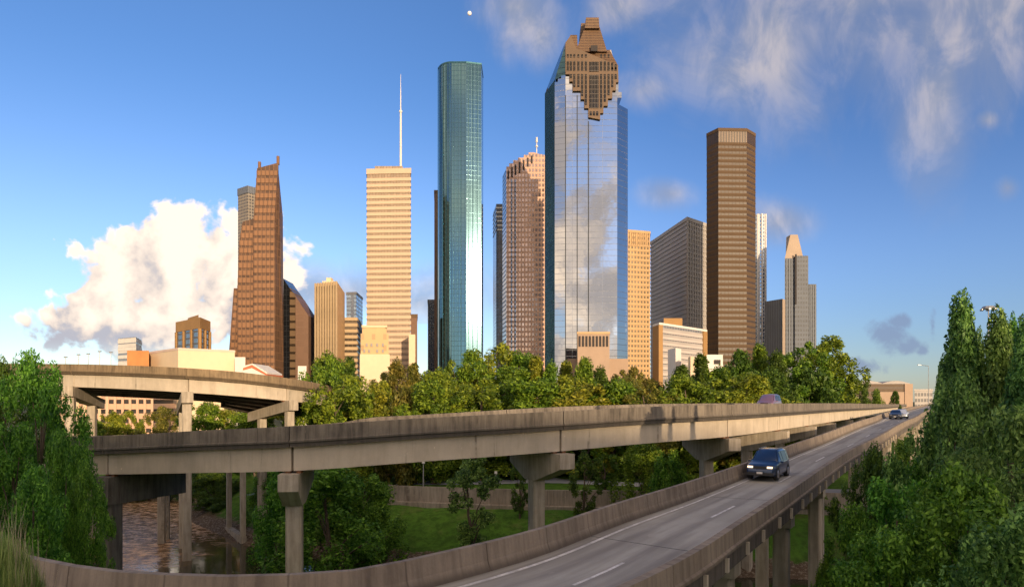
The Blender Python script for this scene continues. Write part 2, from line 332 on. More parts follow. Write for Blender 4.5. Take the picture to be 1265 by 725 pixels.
# ------------------------------------------------------------------ terrain
CH = [(-150, 230, 4), (-90, 150, 4), (-66, 118, 4.5), (-53, 92, 7), (-40, 72, 11), (-24, 61.5, 11), (0, 58, 9), (25, 57, 9), (60, 52, 9), (140, 40, 9), (260, 30, 9)]
CHA = np.array(CH, float)
def chan(x, y):
    """signed distance outside the water's edge and which bank (+1 far bank)"""
    best = None
    for i in range(len(CH) - 1):
        ax, ay, ah = CH[i]; bx, by, bh = CH[i + 1]; ex, ey = bx - ax, by - ay
        t = ((x - ax) * ex + (y - ay) * ey) / (ex * ex + ey * ey); t = min(1, max(0, t))
        qx, qy = ax + ex * t, ay + ey * t; d = math.hypot(x - qx, y - qy); s = d - (ah + (bh - ah) * t)
        if best is None or s < best[0]: best = (s, 1 if (ex * (y - qy) - ey * (x - qx)) > 0 else -1)
    return best
def hgt(x, y):
    s, side = chan(x, y)
    wob = 0.35 * math.sin(x * 0.31 + y * 0.17) + 0.25 * math.sin(x * 0.83 - y * 0.61)
    if s < 0: z = -1.8 * smooth(-s, 0, 3)
    elif side > 0:
        z = 0.9 * smooth(s, 0, 1.6) + 3.9 * smooth(s, 1.0, 11) + 1.9 * smooth(s, 12.3, 14.2) * smooth(x, -20, -14) + 1.9 * smooth(s, 12, 45) * (1 - smooth(x, -20, -14)) + 1.3 * smooth(s, 50, 200)
        z += wob * smooth(s, 1, 4) * (1 - smooth(s, 10, 12)) * .6
    else:
        z = 0.9 * smooth(s, 0, 1.6) + 1.6 * smooth(s, 1, 14) + 2.4 * smooth(s, 14, 30) + wob * smooth(s, 1, 8)
        r = math.hypot(x + 6, y); hill = 15.6 - 5.4 * smooth(r, 4.5, 10.5) - 6 * smooth(r, 10, 24)
        hill = max(hill, 15.75 * (1 - smooth(math.hypot(x + 8.1, (y - 8.2) * 1.3), 1.4, 5.5)))
        back = 1 - smooth(y, -20, 0); hill = max(hill, 4.5 + 9 * back) if y < 0 else hill
        z = max(z, hill)
    return z
def g_mat():
    m, t, bs = new_mat('grass and earth'); co = t.node('ShaderNodeNewGeometry').outputs['Position']; x, y, z = t.sep(co)
    n = t.noise(co, 0.12, 5, 0.6); n2 = t.noise(co, 1.1, 5, 0.7); n3 = t.noise(co, 9, 3, 0.7)
    c = t.mix(t.ss(n, 0.35, 0.65), (0.07, 0.17, 0.018), (0.11, 0.23, 0.025)); c = t.mix(t.m('MULTIPLY', t.ss(n2, 0.4, 0.62), 0.75), c, (0.03, 0.07, 0.01)); c = t.mix(t.m('MULTIPLY', t.ss(t.noise(co, 0.35, 5, 0.7), 0.52, 0.68), 0.55), c, (0.16, 0.17, 0.05)); c = t.mix(t.m('MULTIPLY', n3, 0.4), c, (0.085, 0.15, 0.03))
    dirt = t.mix(n2, (0.16, 0.11, 0.07), (0.07, 0.05, 0.035)); dirt = t.mix(t.ss(t.noise(co, 3.2, 3, 0.7), 0.5, 0.6), dirt, (0.26, 0.21, 0.15))
    f = t.ss(t.m('ADD', z, t.m('MULTIPLY', t.m('SUBTRACT', n2, 0.5), 1.6)), 1.05, 1.35)
    c = t.mix(f, dirt, c)
    # dry earth under the near viaduct
    g = t.m('MULTIPLY', t.ss(t.m('SUBTRACT', t.m('MULTIPLY', x, 1.35), y), -30, -10), t.ss(y, 150, 40)); g = t.m('MULTIPLY', g, t.ss(x, 4, 14))
    g = t.m('MULTIPLY', g, t.ss(n2, 0.3, 0.55)); c = t.mix(t.m('MULTIPLY', g, 0.8), c, (0.12, 0.085, 0.05))
    far = t.ss(y, 150, 260); c = t.mix(far, c, (0.09, 0.10, 0.06))
    t.l.new(c, bs.inputs['Base Color']); bs.inputs['Roughness'].default_value = 0.95; bs.inputs['Specular IOR Level'].default_value = 0.1
    bp = t.node('ShaderNodeBump'); bp.inputs['Strength'].default_value = 0.8; bp.inputs['Distance'].default_value = 0.25; t.l.new(t.m('ADD', n2, t.m('MULTIPLY', n3, .4)), bp.inputs['Height']); t.l.new(bp.outputs[0], bs.inputs['Normal'])
    return m
xs = np.unique(np.concatenate([np.arange(-120, 120, 1.6), np.linspace(-4000, -120, 26), np.linspace(120, 4000, 26)]))
ys = np.unique(np.concatenate([np.arange(-60, 135, 1.3), np.linspace(-600, -60, 8), np.linspace(135, 400, 30), np.linspace(400, 6000, 20)]))
vs = [(float(x), float(y), hgt(float(x), float(y))) for y in ys for x in xs]
nx = len(xs); fs = [(j * nx + i, j * nx + i + 1, (j + 1) * nx + i + 1, (j + 1) * nx + i) for j in range(len(ys) - 1) for i in range(nx - 1)]
me = bpy.data.meshes.new('ground'); me.from_pydata(vs, [], fs); me.polygons.foreach_set('use_smooth', [True] * len(fs)); me.materials.append(g_mat())
ground = bpy.data.objects.new('ground', me); col.objects.link(ground); tag(ground, kind='structure')
# water
def water_mat():
    m, t, bs = new_mat('muddy water'); co = t.node('ShaderNodeNewGeometry').outputs['Position']; x, y, z = t.sep(co)
    n = t.noise(t.xyz(x, t.m('MULTIPLY', y, 1.0), 0), 0.9, 5, 0.6, 0.3); n2 = t.noise(co, 0.13, 3, 0.5)
    rough = t.ss(t.m('ADD', t.m('ADD', x, 39), t.m('MULTIPLY', t.m('SUBTRACT', n2, 0.5), 14)), 3, -3)     # riffle over shallows upstream, with orange reflected light painted into its colour
    c = t.mix(rough, (0.035, 0.032, 0.018), (0.20, 0.105, 0.045)); foam_reflection = t.m('MULTIPLY', rough, t.ss(t.noise(t.xyz(x, t.m('MULTIPLY', y, 1.5), 0), 0.75, 7, 0.72), 0.46, 0.58))
    c = t.mix(foam_reflection, c, (0.74, 0.50, 0.30)); t.l.new(c, bs.inputs['Base Color'])
    t.l.new(t.m('MULTIPLY_ADD', foam_reflection, 0.4, 0.06), bs.inputs['Roughness']); bs.inputs['IOR'].default_value = 1.33; t.l.new(t.m('MULTIPLY_ADD', rough, -0.82, 0.9), bs.inputs['Specular IOR Level'])
    bp = t.node('ShaderNodeBump'); t.l.new(t.m('MULTIPLY_ADD', rough, 0.85, 0.10), bp.inputs['Strength']); bp.inputs['Distance'].default_value = 0.12; t.l.new(n, bp.inputs['Height']); t.l.new(bp.outputs[0], bs.inputs['Normal'])
    return m
wb = MB(); pr = None
for i in range(len(CH)):
    p = Vector(CH[i][:2]); q0 = Vector(CH[max(0, i - 1)][:2]); q1 = Vector(CH[min(len(CH) - 1, i + 1)][:2]); d = (q1 - q0).normalized(); n = Vector((-d.y, d.x)); h = CH[i][2] + 2.5
    cur = (p - n * h, p + n * h)
    if pr: wb.face([(*pr[0], 0), (*cur[0], 0), (*cur[1], 0), (*pr[1], 0)])
    pr = cur
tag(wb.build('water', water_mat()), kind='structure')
# ------------------------------------------------------------------ bridges
def catmull(pts, n):
    pts = [Vector(p) for p in pts]; res = []; m = len(pts)
    for k in range(m - 1):
        p0, p1, p2, p3 = pts[max(0, k - 1)], pts[k], pts[k + 1], pts[min(m - 1, k + 2)]
        for i in range(n):
            t = i / n; res.append(0.5 * ((2 * p1) + (p2 - p0) * t + (2 * p0 - 5 * p1 + 4 * p2 - p3) * t * t + (3 * p1 - p0 - 3 * p2 + p3) * t ** 3))
    res.append(pts[-1]); return res
class Path:
    """a smooth line with distance along it; right() points to the outer side"""
    def __init__(s, pts, step=1.0):
        raw = catmull(pts, 30); acc = [0]
        for i in range(1, len(raw)): acc.append(acc[-1] + (raw[i] - raw[i - 1]).length)
        s.L = acc[-1]; s.raw = raw; s.acc = acc
    def at(s, d):
        d = min(max(d, 0), s.L); lo, hi = 0, len(s.acc) - 1
        while hi - lo > 1:
            md = (lo + hi) // 2
            if s.acc[md] <= d: lo = md
            else: hi = md
        k = (d - s.acc[lo]) / max(1e-6, s.acc[hi] - s.acc[lo]); return s.raw[lo].lerp(s.raw[hi], k)
    def tan(s, d):
        v = s.at(d + .5) - s.at(d - .5); v.z = 0; return v.normalized()
    def right(s, d): t = s.tan(d); return Vector((t.y, -t.x, 0))
    def near_px(s, px):
        return min((abs(HX + F * s.at(k * .25).x / max(1, s.at(k * .25).y) - px), k * .25) for k in range(int(s.L * 4)))[1]
def sweep(path, d0, d1, prof, name, mat, parent, step=1.5, closed=True, bank=0.0):
    """extrude a profile of (offset to the right, height) along path"""
    mb = MB(); n = max(1, int(round((d1 - d0) / step))); m = len(prof); rings = []
    for i in range(n + 1):
        d = d0 + (d1 - d0) * i / n; p = path.at(d); r = path.right(d); rings.append((d, [p + r * o + Vector((0, 0, h + bank * o)) for o, h in prof]))
    acc = [0]
    for k in range(1, m + 1): acc.append(acc[-1] + math.hypot(prof[k % m][0] - prof[k - 1][0], prof[k % m][1] - prof[k - 1][1]))
    for i in range(n):
        (da, A), (db, B) = rings[i], rings[i + 1]
        for k in range(m if closed else m - 1):
            k2 = (k + 1) % m; ha, hb = prof[k][1] , prof[k2][1]
            if abs(ha - hb) < .02: hb = ha + (prof[k2][0] - prof[k][0])
            mb.face([A[k], A[k2], B[k2], B[k]], [(da, ha), (da, hb), (db, hb), (db, ha)])
    if closed: mb.face(list(reversed(rings[0][1]))); mb.face(rings[-1][1])
    return mb.build(name, mat, parent)
def pier(parent, path, d, depth, zt, cap_h, ends, colw, mat, cap_w=1.1, cols=None, taper=0.9, single=True, zb=None, skew=0.0, bank=0.0):
    """hammerhead pier: ends = (near, far) offsets of the cap to the right of the path"""
    c = path.at(d); r = path.right(d); r.rotate(__import__('mathutils').Euler((0, 0, R(skew)))); t = Vector((-r.y, r.x, 0)); rz = math.atan2(r.y, r.x)
    base = c + r * ((cols or [0])[0]); g = hgt(base.x, base.y) - 0.6 if zb is None else zb
    root = MB(); # cap
    def pt(o, k, z): q = c + r * o + t * k; return (q.x, q.y, z + bank * o)
    o1, o0 = ends; cw = cap_w / 2
    cols = cols or [(o0 + o1) / 2]
    prof = []
    if single:
        mc = cols[0]; hw = colw * 0.75
        prof = [(o0, zt), (o1, zt), (o1, zt - cap_h * (1 - taper * .55)), (mc + hw, zt - cap_h), (mc - hw, zt - cap_h), (o0, zt - cap_h * (1 - taper * .55))]
    else: prof = [(o0, zt), (o1, zt), (o1, zt - cap_h), (o0, zt - cap_h)]
    A = [pt(o, -cw, z) for o, z in prof]; B = [pt(o, cw, z) for o, z in prof]
    root.face(A, [(o, z - zt) for o, z in prof]); root.face(B[::-1], [(o, z - zt) for o, z in prof[::-1]])
    for k in range(len(prof)):
        k2 = (k + 1) % len(prof); root.face([A[k2], A[k], B[k], B[k2]], [(0, prof[k2][1] - zt), (0, prof[k][1] - zt), (cap_w, prof[k][1] - zt), (cap_w, prof[k2][1] - zt)])
    po = root.build('pier', mat, parent)
    for cc in cols:
        q = c + r * cc; gz = hgt(q.x, q.y) - 0.6 if zb is None else zb
        m2 = MB(); hw = colw / 2; ch = min(.12, hw * .3)
        fp = []
        for (sx, sy) in ((-1, -1), (1, -1), (1, 1), (-1, 1)):
            a1 = (sx * (hw - (ch if sx * sy > 0 else 0)), sy * (hw - (0 if sx * sy > 0 else ch))); b1 = (sx * (hw - (0 if sx * sy > 0 else ch)), sy * (hw - (ch if sx * sy > 0 else 0)))
            for e in (a1, b1): fp.append((q.x + e[0] * math.cos(rz) - e[1] * math.sin(rz), q.y + e[0] * math.sin(rz) + e[1] * math.cos(rz)))
        fp.sort(key=lambda e: math.atan2(e[1] - q.y, e[0] - q.x))
        m2.prism(fp, gz, zt - cap_h + bank * cc + .01, True, False)
        m2.build('column', mat, po)
    return po
def viaduct(name, label, pts, W, joints_px, PH=0.9, GH=1.42, pier_off=None, mats=('par', 'gird'), bank=0.0):
    path = Path(pts); root = empty(name, (path.at(path.L / 2).x, path.at(path.L / 2).y, 0), label, 'bridge')
    js = [path.near_px(j) if not isinstance(j, tuple) else j[0] for j in joints_px]; cuts = [0] + sorted(js) + [path.L]
    for a0, a1 in zip(cuts[:-1], cuts[1:]):
        g = .035; A0, A1 = a0 + g, a1 - g
        if A1 - A0 < 1: continue
        sweep(path, A0, A1, [(0, PH), (0, .10), (.07, .06), (.07, -.06), (0, -.10), (0, -.32), (-.30, -.32), (-.42, 0.004), (-.26, PH)], 'parapet', M[mats[0]], root, bank=bank)
        sweep(path, A0, A1, [(-W, PH), (-W + .26, PH), (-W + .42, 0.004), (-W + .3, -.32), (-W, -.32)], 'parapet', M[mats[0]], root, 3, bank=bank)
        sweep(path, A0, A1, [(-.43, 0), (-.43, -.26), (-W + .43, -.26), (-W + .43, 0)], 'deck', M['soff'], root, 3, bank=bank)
        sweep(path, A0, A1, [(-.44, .006), (-W + .44, .006)], 'road_surface', M['road'], root, 3, closed=False, bank=bank)
        z0 = -.325; z1 = z0 - GH
        for k, o in enumerate([-.35] + [-.35 - (W - 1.2) * q / 4 for q in (1, 2, 3, 4)]):
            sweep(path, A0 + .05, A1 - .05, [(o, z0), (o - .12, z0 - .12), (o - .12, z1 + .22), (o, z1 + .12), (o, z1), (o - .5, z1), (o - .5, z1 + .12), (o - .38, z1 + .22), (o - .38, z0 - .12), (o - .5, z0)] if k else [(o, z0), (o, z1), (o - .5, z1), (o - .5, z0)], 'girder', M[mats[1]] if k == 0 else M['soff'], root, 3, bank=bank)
    for k, j in enumerate(js):
        zt = path.at(j).z - .325 - GH - .14
        po = pier_off(root, path, j, zt, k)
        bb = MB(); r = path.right(j); t = path.tan(j)
        for sg in (-.35, .35):
            q = path.at(j) + r * (-.6) + t * sg; bb.box((q.x, q.y, zt + .085), (.28, .28, .17), math.atan2(r.y, r.x))
        bb.build('bearing', M['rust'], po)
    return path, root
# middle flyover
midpts = [(px, y, Y) for px, y, Y in ((-260, 556, 62), (-80, 547, 54), (60, 542, 47.5), (150, 537.5, 43.5), (250, 531.5, 40), (350, 527, 38), (440, 521.5, 38), (520, 516.5, 39), (610, 512, 40.3), (700, 507.5, 42.5), (800, 502.5, 46.5), (900, 499.5, 52.5), (955, 498.5, 62), (1000, 498, 76), (1045, 498, 103), (1080, 498.8, 145), (1102, 499, 200), (1120, 499, 300))]
midp = [P(px, y, Y) - Vector((0, 0, .9)) for px, y, Y in midpts]
def mid_pier(root, path, j, zt, k):
    ends = [(0.9, -7.6)] * 9
    cy = -3.4
    if k in (0,): return pier(root, path, j, 0, zt, 1.9, (.1, -6.4), 1.0, M['pierd'], 1.3, [-.7], 0, False, skew=8)
    return pier(root, path, j, 0, zt, 2.05, (.45, -6.6), 0.95 if k else 1.0, M['pier'], 1.15, [-1.9 if k == 1 else -3.6], .95, skew={1: 19, 2: -2, 3: -30}.get(k, 0))
viaduct('flyover', 'long grey concrete flyover with streaked parapet crossing the whole middle of the picture', midp, 8.0, [128, 356, 697, 903, 968, 1003, 1028, 1050, 1066], pier_off=mid_pier)
# upper flyover on the left
upts = [(-330, 455, 105), (-120, 450, 93), (-20, 449, 87), (75, 449.5, 80), (150, 451, 76), (230, 454.5, 73.5), (300, 460, 75), (372, 469.5, 82), (415, 478, 94), (450, 486, 112), (480, 494.5, 140)]
upp = [P(px, y, Y) - Vector((0, 0, .9)) for px, y, Y in upts]
def up_pier(root, path, j, zt, k):
    return pier(root, path, j, 0, zt, 1.25, (1.2, -9.6), .95, M['pier'], 1.2, [.2, -6.8], 0, False, skew=(30, 38, 34, -17)[k], bank=.15)
UPP, _ = viaduct('flyover', 'sunlit tan flyover, the highest of the bridges, curving away at the left', upp, 9.4, [-60, 88, 232, 357], GH=1.5, pier_off=up_pier, mats=('parw', 'gird'), bank=.15)
# near road
NS = [(-40, 38, -38, 32, 13), (-24, 24.5, -22, 18.6, 13), (-12.8, 17.3, -11.6, 12.3, 13), (-7.8, 15.6, -6.6, 11.2, 13), (-4.05, 16.0, -1.6, 11.6, 13), (-2.45, 17.4, .9, 13, 13), (.72, 21, 4.4, 17.3, 13), (4.15, 26.05, 8.3, 23.2, 13.05), (8.6, 31.5, 12.7, 29.6, 13.25),
      (15.2, 40.6, 19.2, 39.3, 13.5), (20.2, 48, 24.6, 47, 13.75), (27.8, 58, 32.3, 57, 14.2), (41, 77, 45.6, 75.8, 14.7), (51.6, 92, 56.7, 91, 15.0), (64.6, 112, 70.2, 111, 15.15), (105, 172, 111, 171, 15.3), (158, 250, 164.5, 249, 15.5), (230, 356, 237, 355, 15.7)]
Lp = Path([(a_[0], a_[1], a_[4]) for a_ in NS]); Rp = Path([(a_[2], a_[3], a_[4]) for a_ in NS])
LL = catmull([(a_[0], a_[1], a_[4]) for a_ in NS], 12); RR = catmull([(a_[2], a_[3], a_[4]) for a_ in NS], 12)
near = empty('road_viaduct', (20, 48, 0), 'two lane concrete road viaduct with low barriers running away to the right horizon', 'bridge')
def strip(t0, t1, z, name, mat, i0=0, i1=None, parent=near):
    mb = MB(); i1 = len(LL) - 1 if i1 is None else i1; u = 0
    for i in range(i0, i1):
        a0 = LL[i].lerp(RR[i], t0); a1 = LL[i].lerp(RR[i], t1); b0 = LL[i + 1].lerp(RR[i + 1], t0); b1 = LL[i + 1].lerp(RR[i + 1], t1); L = (LL[i + 1].lerp(RR[i + 1], .5) - LL[i].lerp(RR[i], .5)).length
        Z = Vector((0, 0, z)); mb.face([a1 + Z, b1 + Z, b0 + Z, a0 + Z], [(u, t1), (u + L, t1), (u + L, t0), (u, t0)]); u += L
    return mb.build(name, mat, parent)
strip(0, 1, 0, 'road_surface', M['road']); 
mb = MB()
for i in range(len(LL) - 1):
    Z = Vector((0, 0, -.30)); mb.face([LL[i] + Z, LL[i + 1] + Z, RR[i + 1] + Z, RR[i] + Z])
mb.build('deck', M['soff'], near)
strip(.125, .153, .004, 'edge_line', M['white']); strip(.935, .955, .004, 'edge_line', M['white'])
# dashes measured along the lane line
CL = Path([(LL[i].lerp(RR[i], .545)) for i in range(0, len(LL), 4)])
dash_px = [(742, 699)]
d = CL.near_px(742) - 1.4
for k in range(30):
    if d > CL.L - 5: break
    mb = MB(); 
    for q in range(3):
        a0, a1 = d + q, d + q + 1; r0, r1 = CL.right(a0), CL.right(a1); p0, p1 = CL.at(a0), CL.at(a1); Z = Vector((0, 0, .005))
        mb.face([p0 + r0 * .055 + Z, p1 + r1 * .055 + Z, p1 - r1 * .055 + Z, p0 - r0 * .055 + Z])
    mb.build('lane_dash', M['white'], near)
    d += 11.6
nspan = 6
def bar_span(path, sgn, a0, a1):
    if sgn < 0:   # left barrier: inner face to the right of its path
        sweep(path, a0, a1, [(.0, 0), (.22, 0.002), (.10, .30), (.04, .80), (-.16, .80), (-.2, .0), (-.2, -.5), (0, -.5)], 'barrier', M['par2'], near)
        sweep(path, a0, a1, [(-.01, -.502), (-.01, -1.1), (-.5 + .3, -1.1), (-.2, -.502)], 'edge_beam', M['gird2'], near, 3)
    else:
        sweep(path, a0, a1, [(-.22, 0.002), (-.10, .30), (-.04, .80), (.20, .80), (.22, .26), (.30, .22), (.30, .12), (.14, .08), (.14, -.3), (0, -.3), (0, 0)], 'barrier', M['par2'], near)
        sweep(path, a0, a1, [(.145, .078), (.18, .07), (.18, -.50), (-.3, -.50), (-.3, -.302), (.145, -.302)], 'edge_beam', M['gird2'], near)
        d = a0 + 1.0
a = 0
while a < Lp.L - 2: bar_span(Lp, -1, a + .012, min(Lp.L, a + 12) - .012); a += 12
pier_d = [Rp.near_px(912), Rp.near_px(979), Rp.near_px(1018)]
a = 0
while a < Rp.L - 2: bar_span(Rp, 1, a + .012, min(Rp.L, a + 12) - .012); a += 12
# brackets on the outer face (pale ribs with dark pockets)
dbl = MB; d = Rp.near_px(820)
for k in range(26):
    r = Rp.right(d); p = Rp.at(d) + r * .22; rz = math.atan2(r.y, r.x)
    m_ = MB(); m_.box((p.x, p.y, p.z - .22), (.12, .16, .44), rz); m_.build('bracket', M['gird'], near)
    d += 2.3 if k % 2 else 2.7
dd_ = pier_d + [pier_d[-1] + 17 * k for k in range(1, 18)]
dd_ = [pier_d[0] - 10.4 * k for k in range(3, 0, -1)] + dd_
def near_pier(d):
    if d > Rp.L - 3: return
    p = Rp.at(d); zt = p.z - .52
    pier(near, Rp, d, 0, zt, .62, (.0, -4.3), .68, M['pier'], .9, [-.5, -3.5], 0, False)
for d in dd_: near_pier(d)
for k in range(4): pass
# ------------------------------------------------------------------ buildings
GZ = 6.0
def bld(name, label, x, y, group=None, cat='skyscraper'): return empty(name, (x, y, GZ), label, cat, group)
def box3(xl, yl, xc, yc, xr, yr, Yc):
    """footprint of a box from three roof corners seen in the photograph and the depth of the middle one"""
    H = (HY - yc) / F * Yc; Yl = H * F / (HY - yl); Yr = H * F / (HY - yr)
    A = (PX(xl, Yl), Yl); C = (PX(xc, Yc), Yc); B = (PX(xr, Yr), Yr); Dp = (A[0] + B[0] - C[0], A[1] + B[1] - C[1])
    return [A, C, B, Dp], EYE + H
def flat(xl, xr, Y, depth=35, skew=0.0):
    """front wall from xl to xr at depth Y (skew turns it), sides following the line of sight"""
    k = 1 + depth / Y; A = (PX(xl, Y + skew), Y + skew); B = (PX(xr, Y - skew), Y - skew); c = ((A[0] + B[0]) / 2 * (k - 1))
    return [A, B, (B[0] * k - (B[0] - A[0]) * .04, B[1] * k), (A[0] * k + (B[0] - A[0]) * .04, A[1] * k)]
def body(root, fp, z1, mat, name='wall', z0=GZ, roof=None):
    mb = MB(); fp = ccw(fp); u = 0
    for i in range(len(fp)): u = mb.wall(fp[i], fp[(i + 1) % len(fp)], z0, z1, u)
    o = mb.build(name, mat, root)
    rb = MB(); fi = offset_fp(fp, -.02); rb.face([(*p, z1 - .3) for p in fi]); rb.build('roof', roof or M['roofing'], o)
    return o
def ring(root, fp, z, h, proud, mat, name='floor_band', src=None):
    if src is None:
        fo = offset_fp(fp, proud); mb = MB(); n = len(fo); fi = offset_fp(fp, -.2); u = 0
        for i in range(n):
            j = (i + 1) % n; u2 = mb.wall(fo[i], fo[j], z, z + h, u); u = u2
            mb.face([(*fo[i], z + h), (*fo[j], z + h), (*fi[j], z + h), (*fi[i], z + h)]); mb.face([(*fo[j], z), (*fo[i], z), (*fi[i], z), (*fi[j], z)])
        return mb.build(name, mat, root)
    c = src[0].copy(); col.objects.link(c); c.location.z += z - src[1]; return c
def rings(root, fp, z0, z1, step, h, proud, mat, name='floor_band'):
    src = None; z = z0
    while z < z1 - h * .5:
        o = ring(root, fp, z, h, proud, mat, name, src)
        if src is None: src = (o, z)
        z += step
def fins(root, p, q, n, w_, dpt, z0, z1, mat, name='fin', e=0.0):
    """n vertical fins along the wall p-q"""
    p, q = Vector(p), Vector(q); dv = (q - p); L = dv.length; dv.normalize(); rz = math.atan2(dv.y, dv.x); nrm = Vector((dv.y, -dv.x)); src = None
    for i in range(n):
        s = L * ((i + .5) / n if e == 0 else (e + i) / (n - 1 + 2 * e)); c = p + dv * s + nrm * (dpt / 2 - .05)
        if src is None:
            mb = MB(); mb.box((c.x, c.y, (z0 + z1) / 2), (w_, dpt, z1 - z0), rz); src = mb.build(name, mat, root); c0 = c
        else:
            o = src.copy(); col.objects.link(o); o.location = src.location + Vector((c.x - c0.x, c.y - c0.y, 0))
def slab(root, poly, Y, depth, mat, name='wall', side=None, inset=0.0):
    """a slab whose front outline is given in picture coordinates at depth Y"""
    pts = [P(x, y, Y) for x, y in poly]; mb = MB(); n = len(pts)
    A = sum(pts[i].x * pts[(i + 1) % n].z - pts[(i + 1) % n].x * pts[i].z for i in range(n))
    if A < 0: pts = pts[::-1]
    mb.face(pts, [(p.x, p.z) for p in pts]); bk = [p + Vector((0, depth, 0)) for p in pts]
    mb.face(bk[::-1], [(p.x, p.z) for p in bk[::-1]])
    for i in range(n):
        j = (i + 1) % n; 
        if abs(pts[i].x - pts[j].x) < abs(pts[i].z - pts[j].z): uv = [(0, pts[j].z), (0, pts[i].z), (depth, pts[i].z), (depth, pts[j].z)]
        else: uv = [(pts[j].x, 0), (pts[i].x, 0), (pts[i].x, .1), (pts[j].x, .1)]
        mb.face([pts[j], pts[i], bk[i], bk[j]], uv)
    return mb.build(name, mat, root)
def px_ext(xs, y0=466): return y0
M['roofing'] = plain('flat roofing', (0.22, 0.21, 0.20), 0.9)
M['copper_granite'] = facade('copper granite and bronze glass grid', (0.20, 0.105, 0.052), (0.13, 0.07, 0.04), 5.2, 2.9, .9, .8, .55, .0, .55, .01, var=.6)
M['dark_glass'] = facade('dark curtain wall', (0.02, 0.022, 0.025), (0.06, 0.065, 0.075), 4, 3, .92, .92, .12, .8, .4, .01)
M['bronze_side'] = facade('bronze banded wall', (0.14, 0.085, 0.04), (0.06, 0.04, 0.025), 6, 30, .3, 1.1, .3, .4, .6, .01)
M['brown_granite'] = facade('brown granite', (0.21, 0.125, 0.08), (0.19, 0.11, 0.07), 5, 5, .9, .95, .5, .0, .7, .004, var=.15)
M['beige_rib'] = plain('beige stone fin', (0.50, 0.37, 0.22), 0.7, 0, .1, .05)
M['beige_wall'] = facade('beige stone flank', (0.58, 0.37, 0.18), (0.55, 0.35, 0.17), 4.4, 40, .5, 1.1, .7, 0, .7, .002, var=.05)
M['beige_glass'] = facade('brown glass between fins', (0.16, 0.12, 0.08), (0.13, 0.10, 0.07), 4.2, 3.6, .6, .8, .3, .4, .6, .01)
M['tan_band'] = plain('tan spandrel', (0.56, 0.42, 0.29), 0.6, 0, .06, .03)
M['tan_glass'] = facade('tan tower glazing', (0.30, 0.21, 0.13), (0.38, 0.285, 0.20), 4.6, 2.4, 1.1, .85, .4, .05, .6, .008, var=.35)
M['cream'] = plain('cream stucco', (0.72, 0.57, 0.38), 0.8, 0, .06, .05)
M['pinkst'] = plain('pale rose stucco', (0.66, 0.50, 0.40), 0.8, 0, .06, .05)
M['orangebrick'] = plain('orange brick', (0.50, 0.22, 0.075), 0.85, 0, .12, .3)
M['whitew'] = plain('white plaster', (0.70, 0.66, 0.60), 0.8, 0, .08, .1)
M['white_ribbon'] = facade('white ribbon wall', (0.70, 0.66, 0.60), (0.28, 0.30, 0.33), 4.6, 40, .38, 1.1, .2, .6, .7, .005)
M['grey_rib'] = facade('grey concrete grid', (0.27, 0.235, 0.19), (0.11, 0.10, 0.095), 4, 3.4, .6, .6, .3, .3, .7, .008)
M['limestone'] = facade('limestone with small windows', (0.66, 0.45, 0.23), (0.62, 0.42, 0.22), 7, 7, .5, .3, .5, .1, .8, .002, var=.8)
M['teal'] = facade('teal curtain wall', (0.05, 0.10, 0.125), (0.12, 0.225, 0.27), 4.1, 2.9, .95, .90, .10, 1.0, .30, .0006, .8, var=.12)
M['slate_glass'] = facade('slate glass', (0.10, 0.11, 0.12), (0.22, 0.26, 0.32), 4, 3, .7, .85, .15, .8, .5, .01)
M['pink_granite'] = facade('pink granite grid', (0.62, 0.39, 0.27), (0.66, 0.47, 0.36), 4.6, 3.1, .60, .62, .16, .85, .6, .008, var=.45)
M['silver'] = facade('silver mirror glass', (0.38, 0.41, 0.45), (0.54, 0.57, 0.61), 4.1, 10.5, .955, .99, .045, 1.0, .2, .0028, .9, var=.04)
M['silver_side'] = facade('shaded mirror glass', (0.03, 0.05, 0.06), (0.06, 0.12, 0.15), 4.1, 3, .93, .93, .12, 1.0, .3, .01, .6, var=.15)  # darker copy of the mirror glass; the facet's shade is in its colour
M['crown'] = plain('brown crown granite', (0.12, 0.07, 0.034), 0.55, 0, .12, .12)
M['crown_roof'] = facade('brown crown roof panels', (0.15, 0.088, 0.045), (0.11, 0.064, 0.036), 2.2, 3, .5, .9, .45, 0, .55, .004, var=.3)
M['crown_win'] = facade('crown windows', (0.07, 0.055, 0.045), (0.05, 0.045, 0.04), 3.2, 2.0, .85, .85, .15, .6, .5, .01)
M['gold_stone'] = facade('gold stone grid', (0.55, 0.36, 0.17), (0.20, 0.155, 0.11), 4.4, 3.1, .45, .6, .25, .5, .7, .008, var=.5)
M['gold_plain'] = plain('gold stone', (0.50, 0.33, 0.17), 0.7, 0, .1, .05)
M['grey_grid'] = facade('grey precast grid', (0.42, 0.39, 0.36), (0.10, 0.10, 0.105), 4.3, 2.3, .55, .75, .5, .1, .8, .003)
M['low_window'] = facade('grey ribbon window wall', (0.40, 0.36, 0.33), (0.34, 0.32, 0.30), 3.6, 3, .55, .9, .2, .5, .6, .008, var=.3)
M['ochre'] = plain('ochre stone', (0.34, 0.19, 0.065), 0.75, 0, .1, .08)
M['bronze'] = facade('bronze mirror grid', (0.10, 0.06, 0.03), (0.06, 0.038, 0.022), 4.5, 3.0, .5, .9, .5, .0, .85, .004, .0, var=.35)
M['bluewhite'] = facade('pale blue glass', (0.62, 0.64, 0.66), (0.40, 0.50, 0.60), 4, 8, .7, .62, .1, .9, .4, .01)
M['grey_panel'] = facade('grey vertical panel', (0.15, 0.165, 0.19), (0.11, 0.12, 0.14), 80, 2.8, 1.1, .5, .4, .2, .7, .004, var=.15)
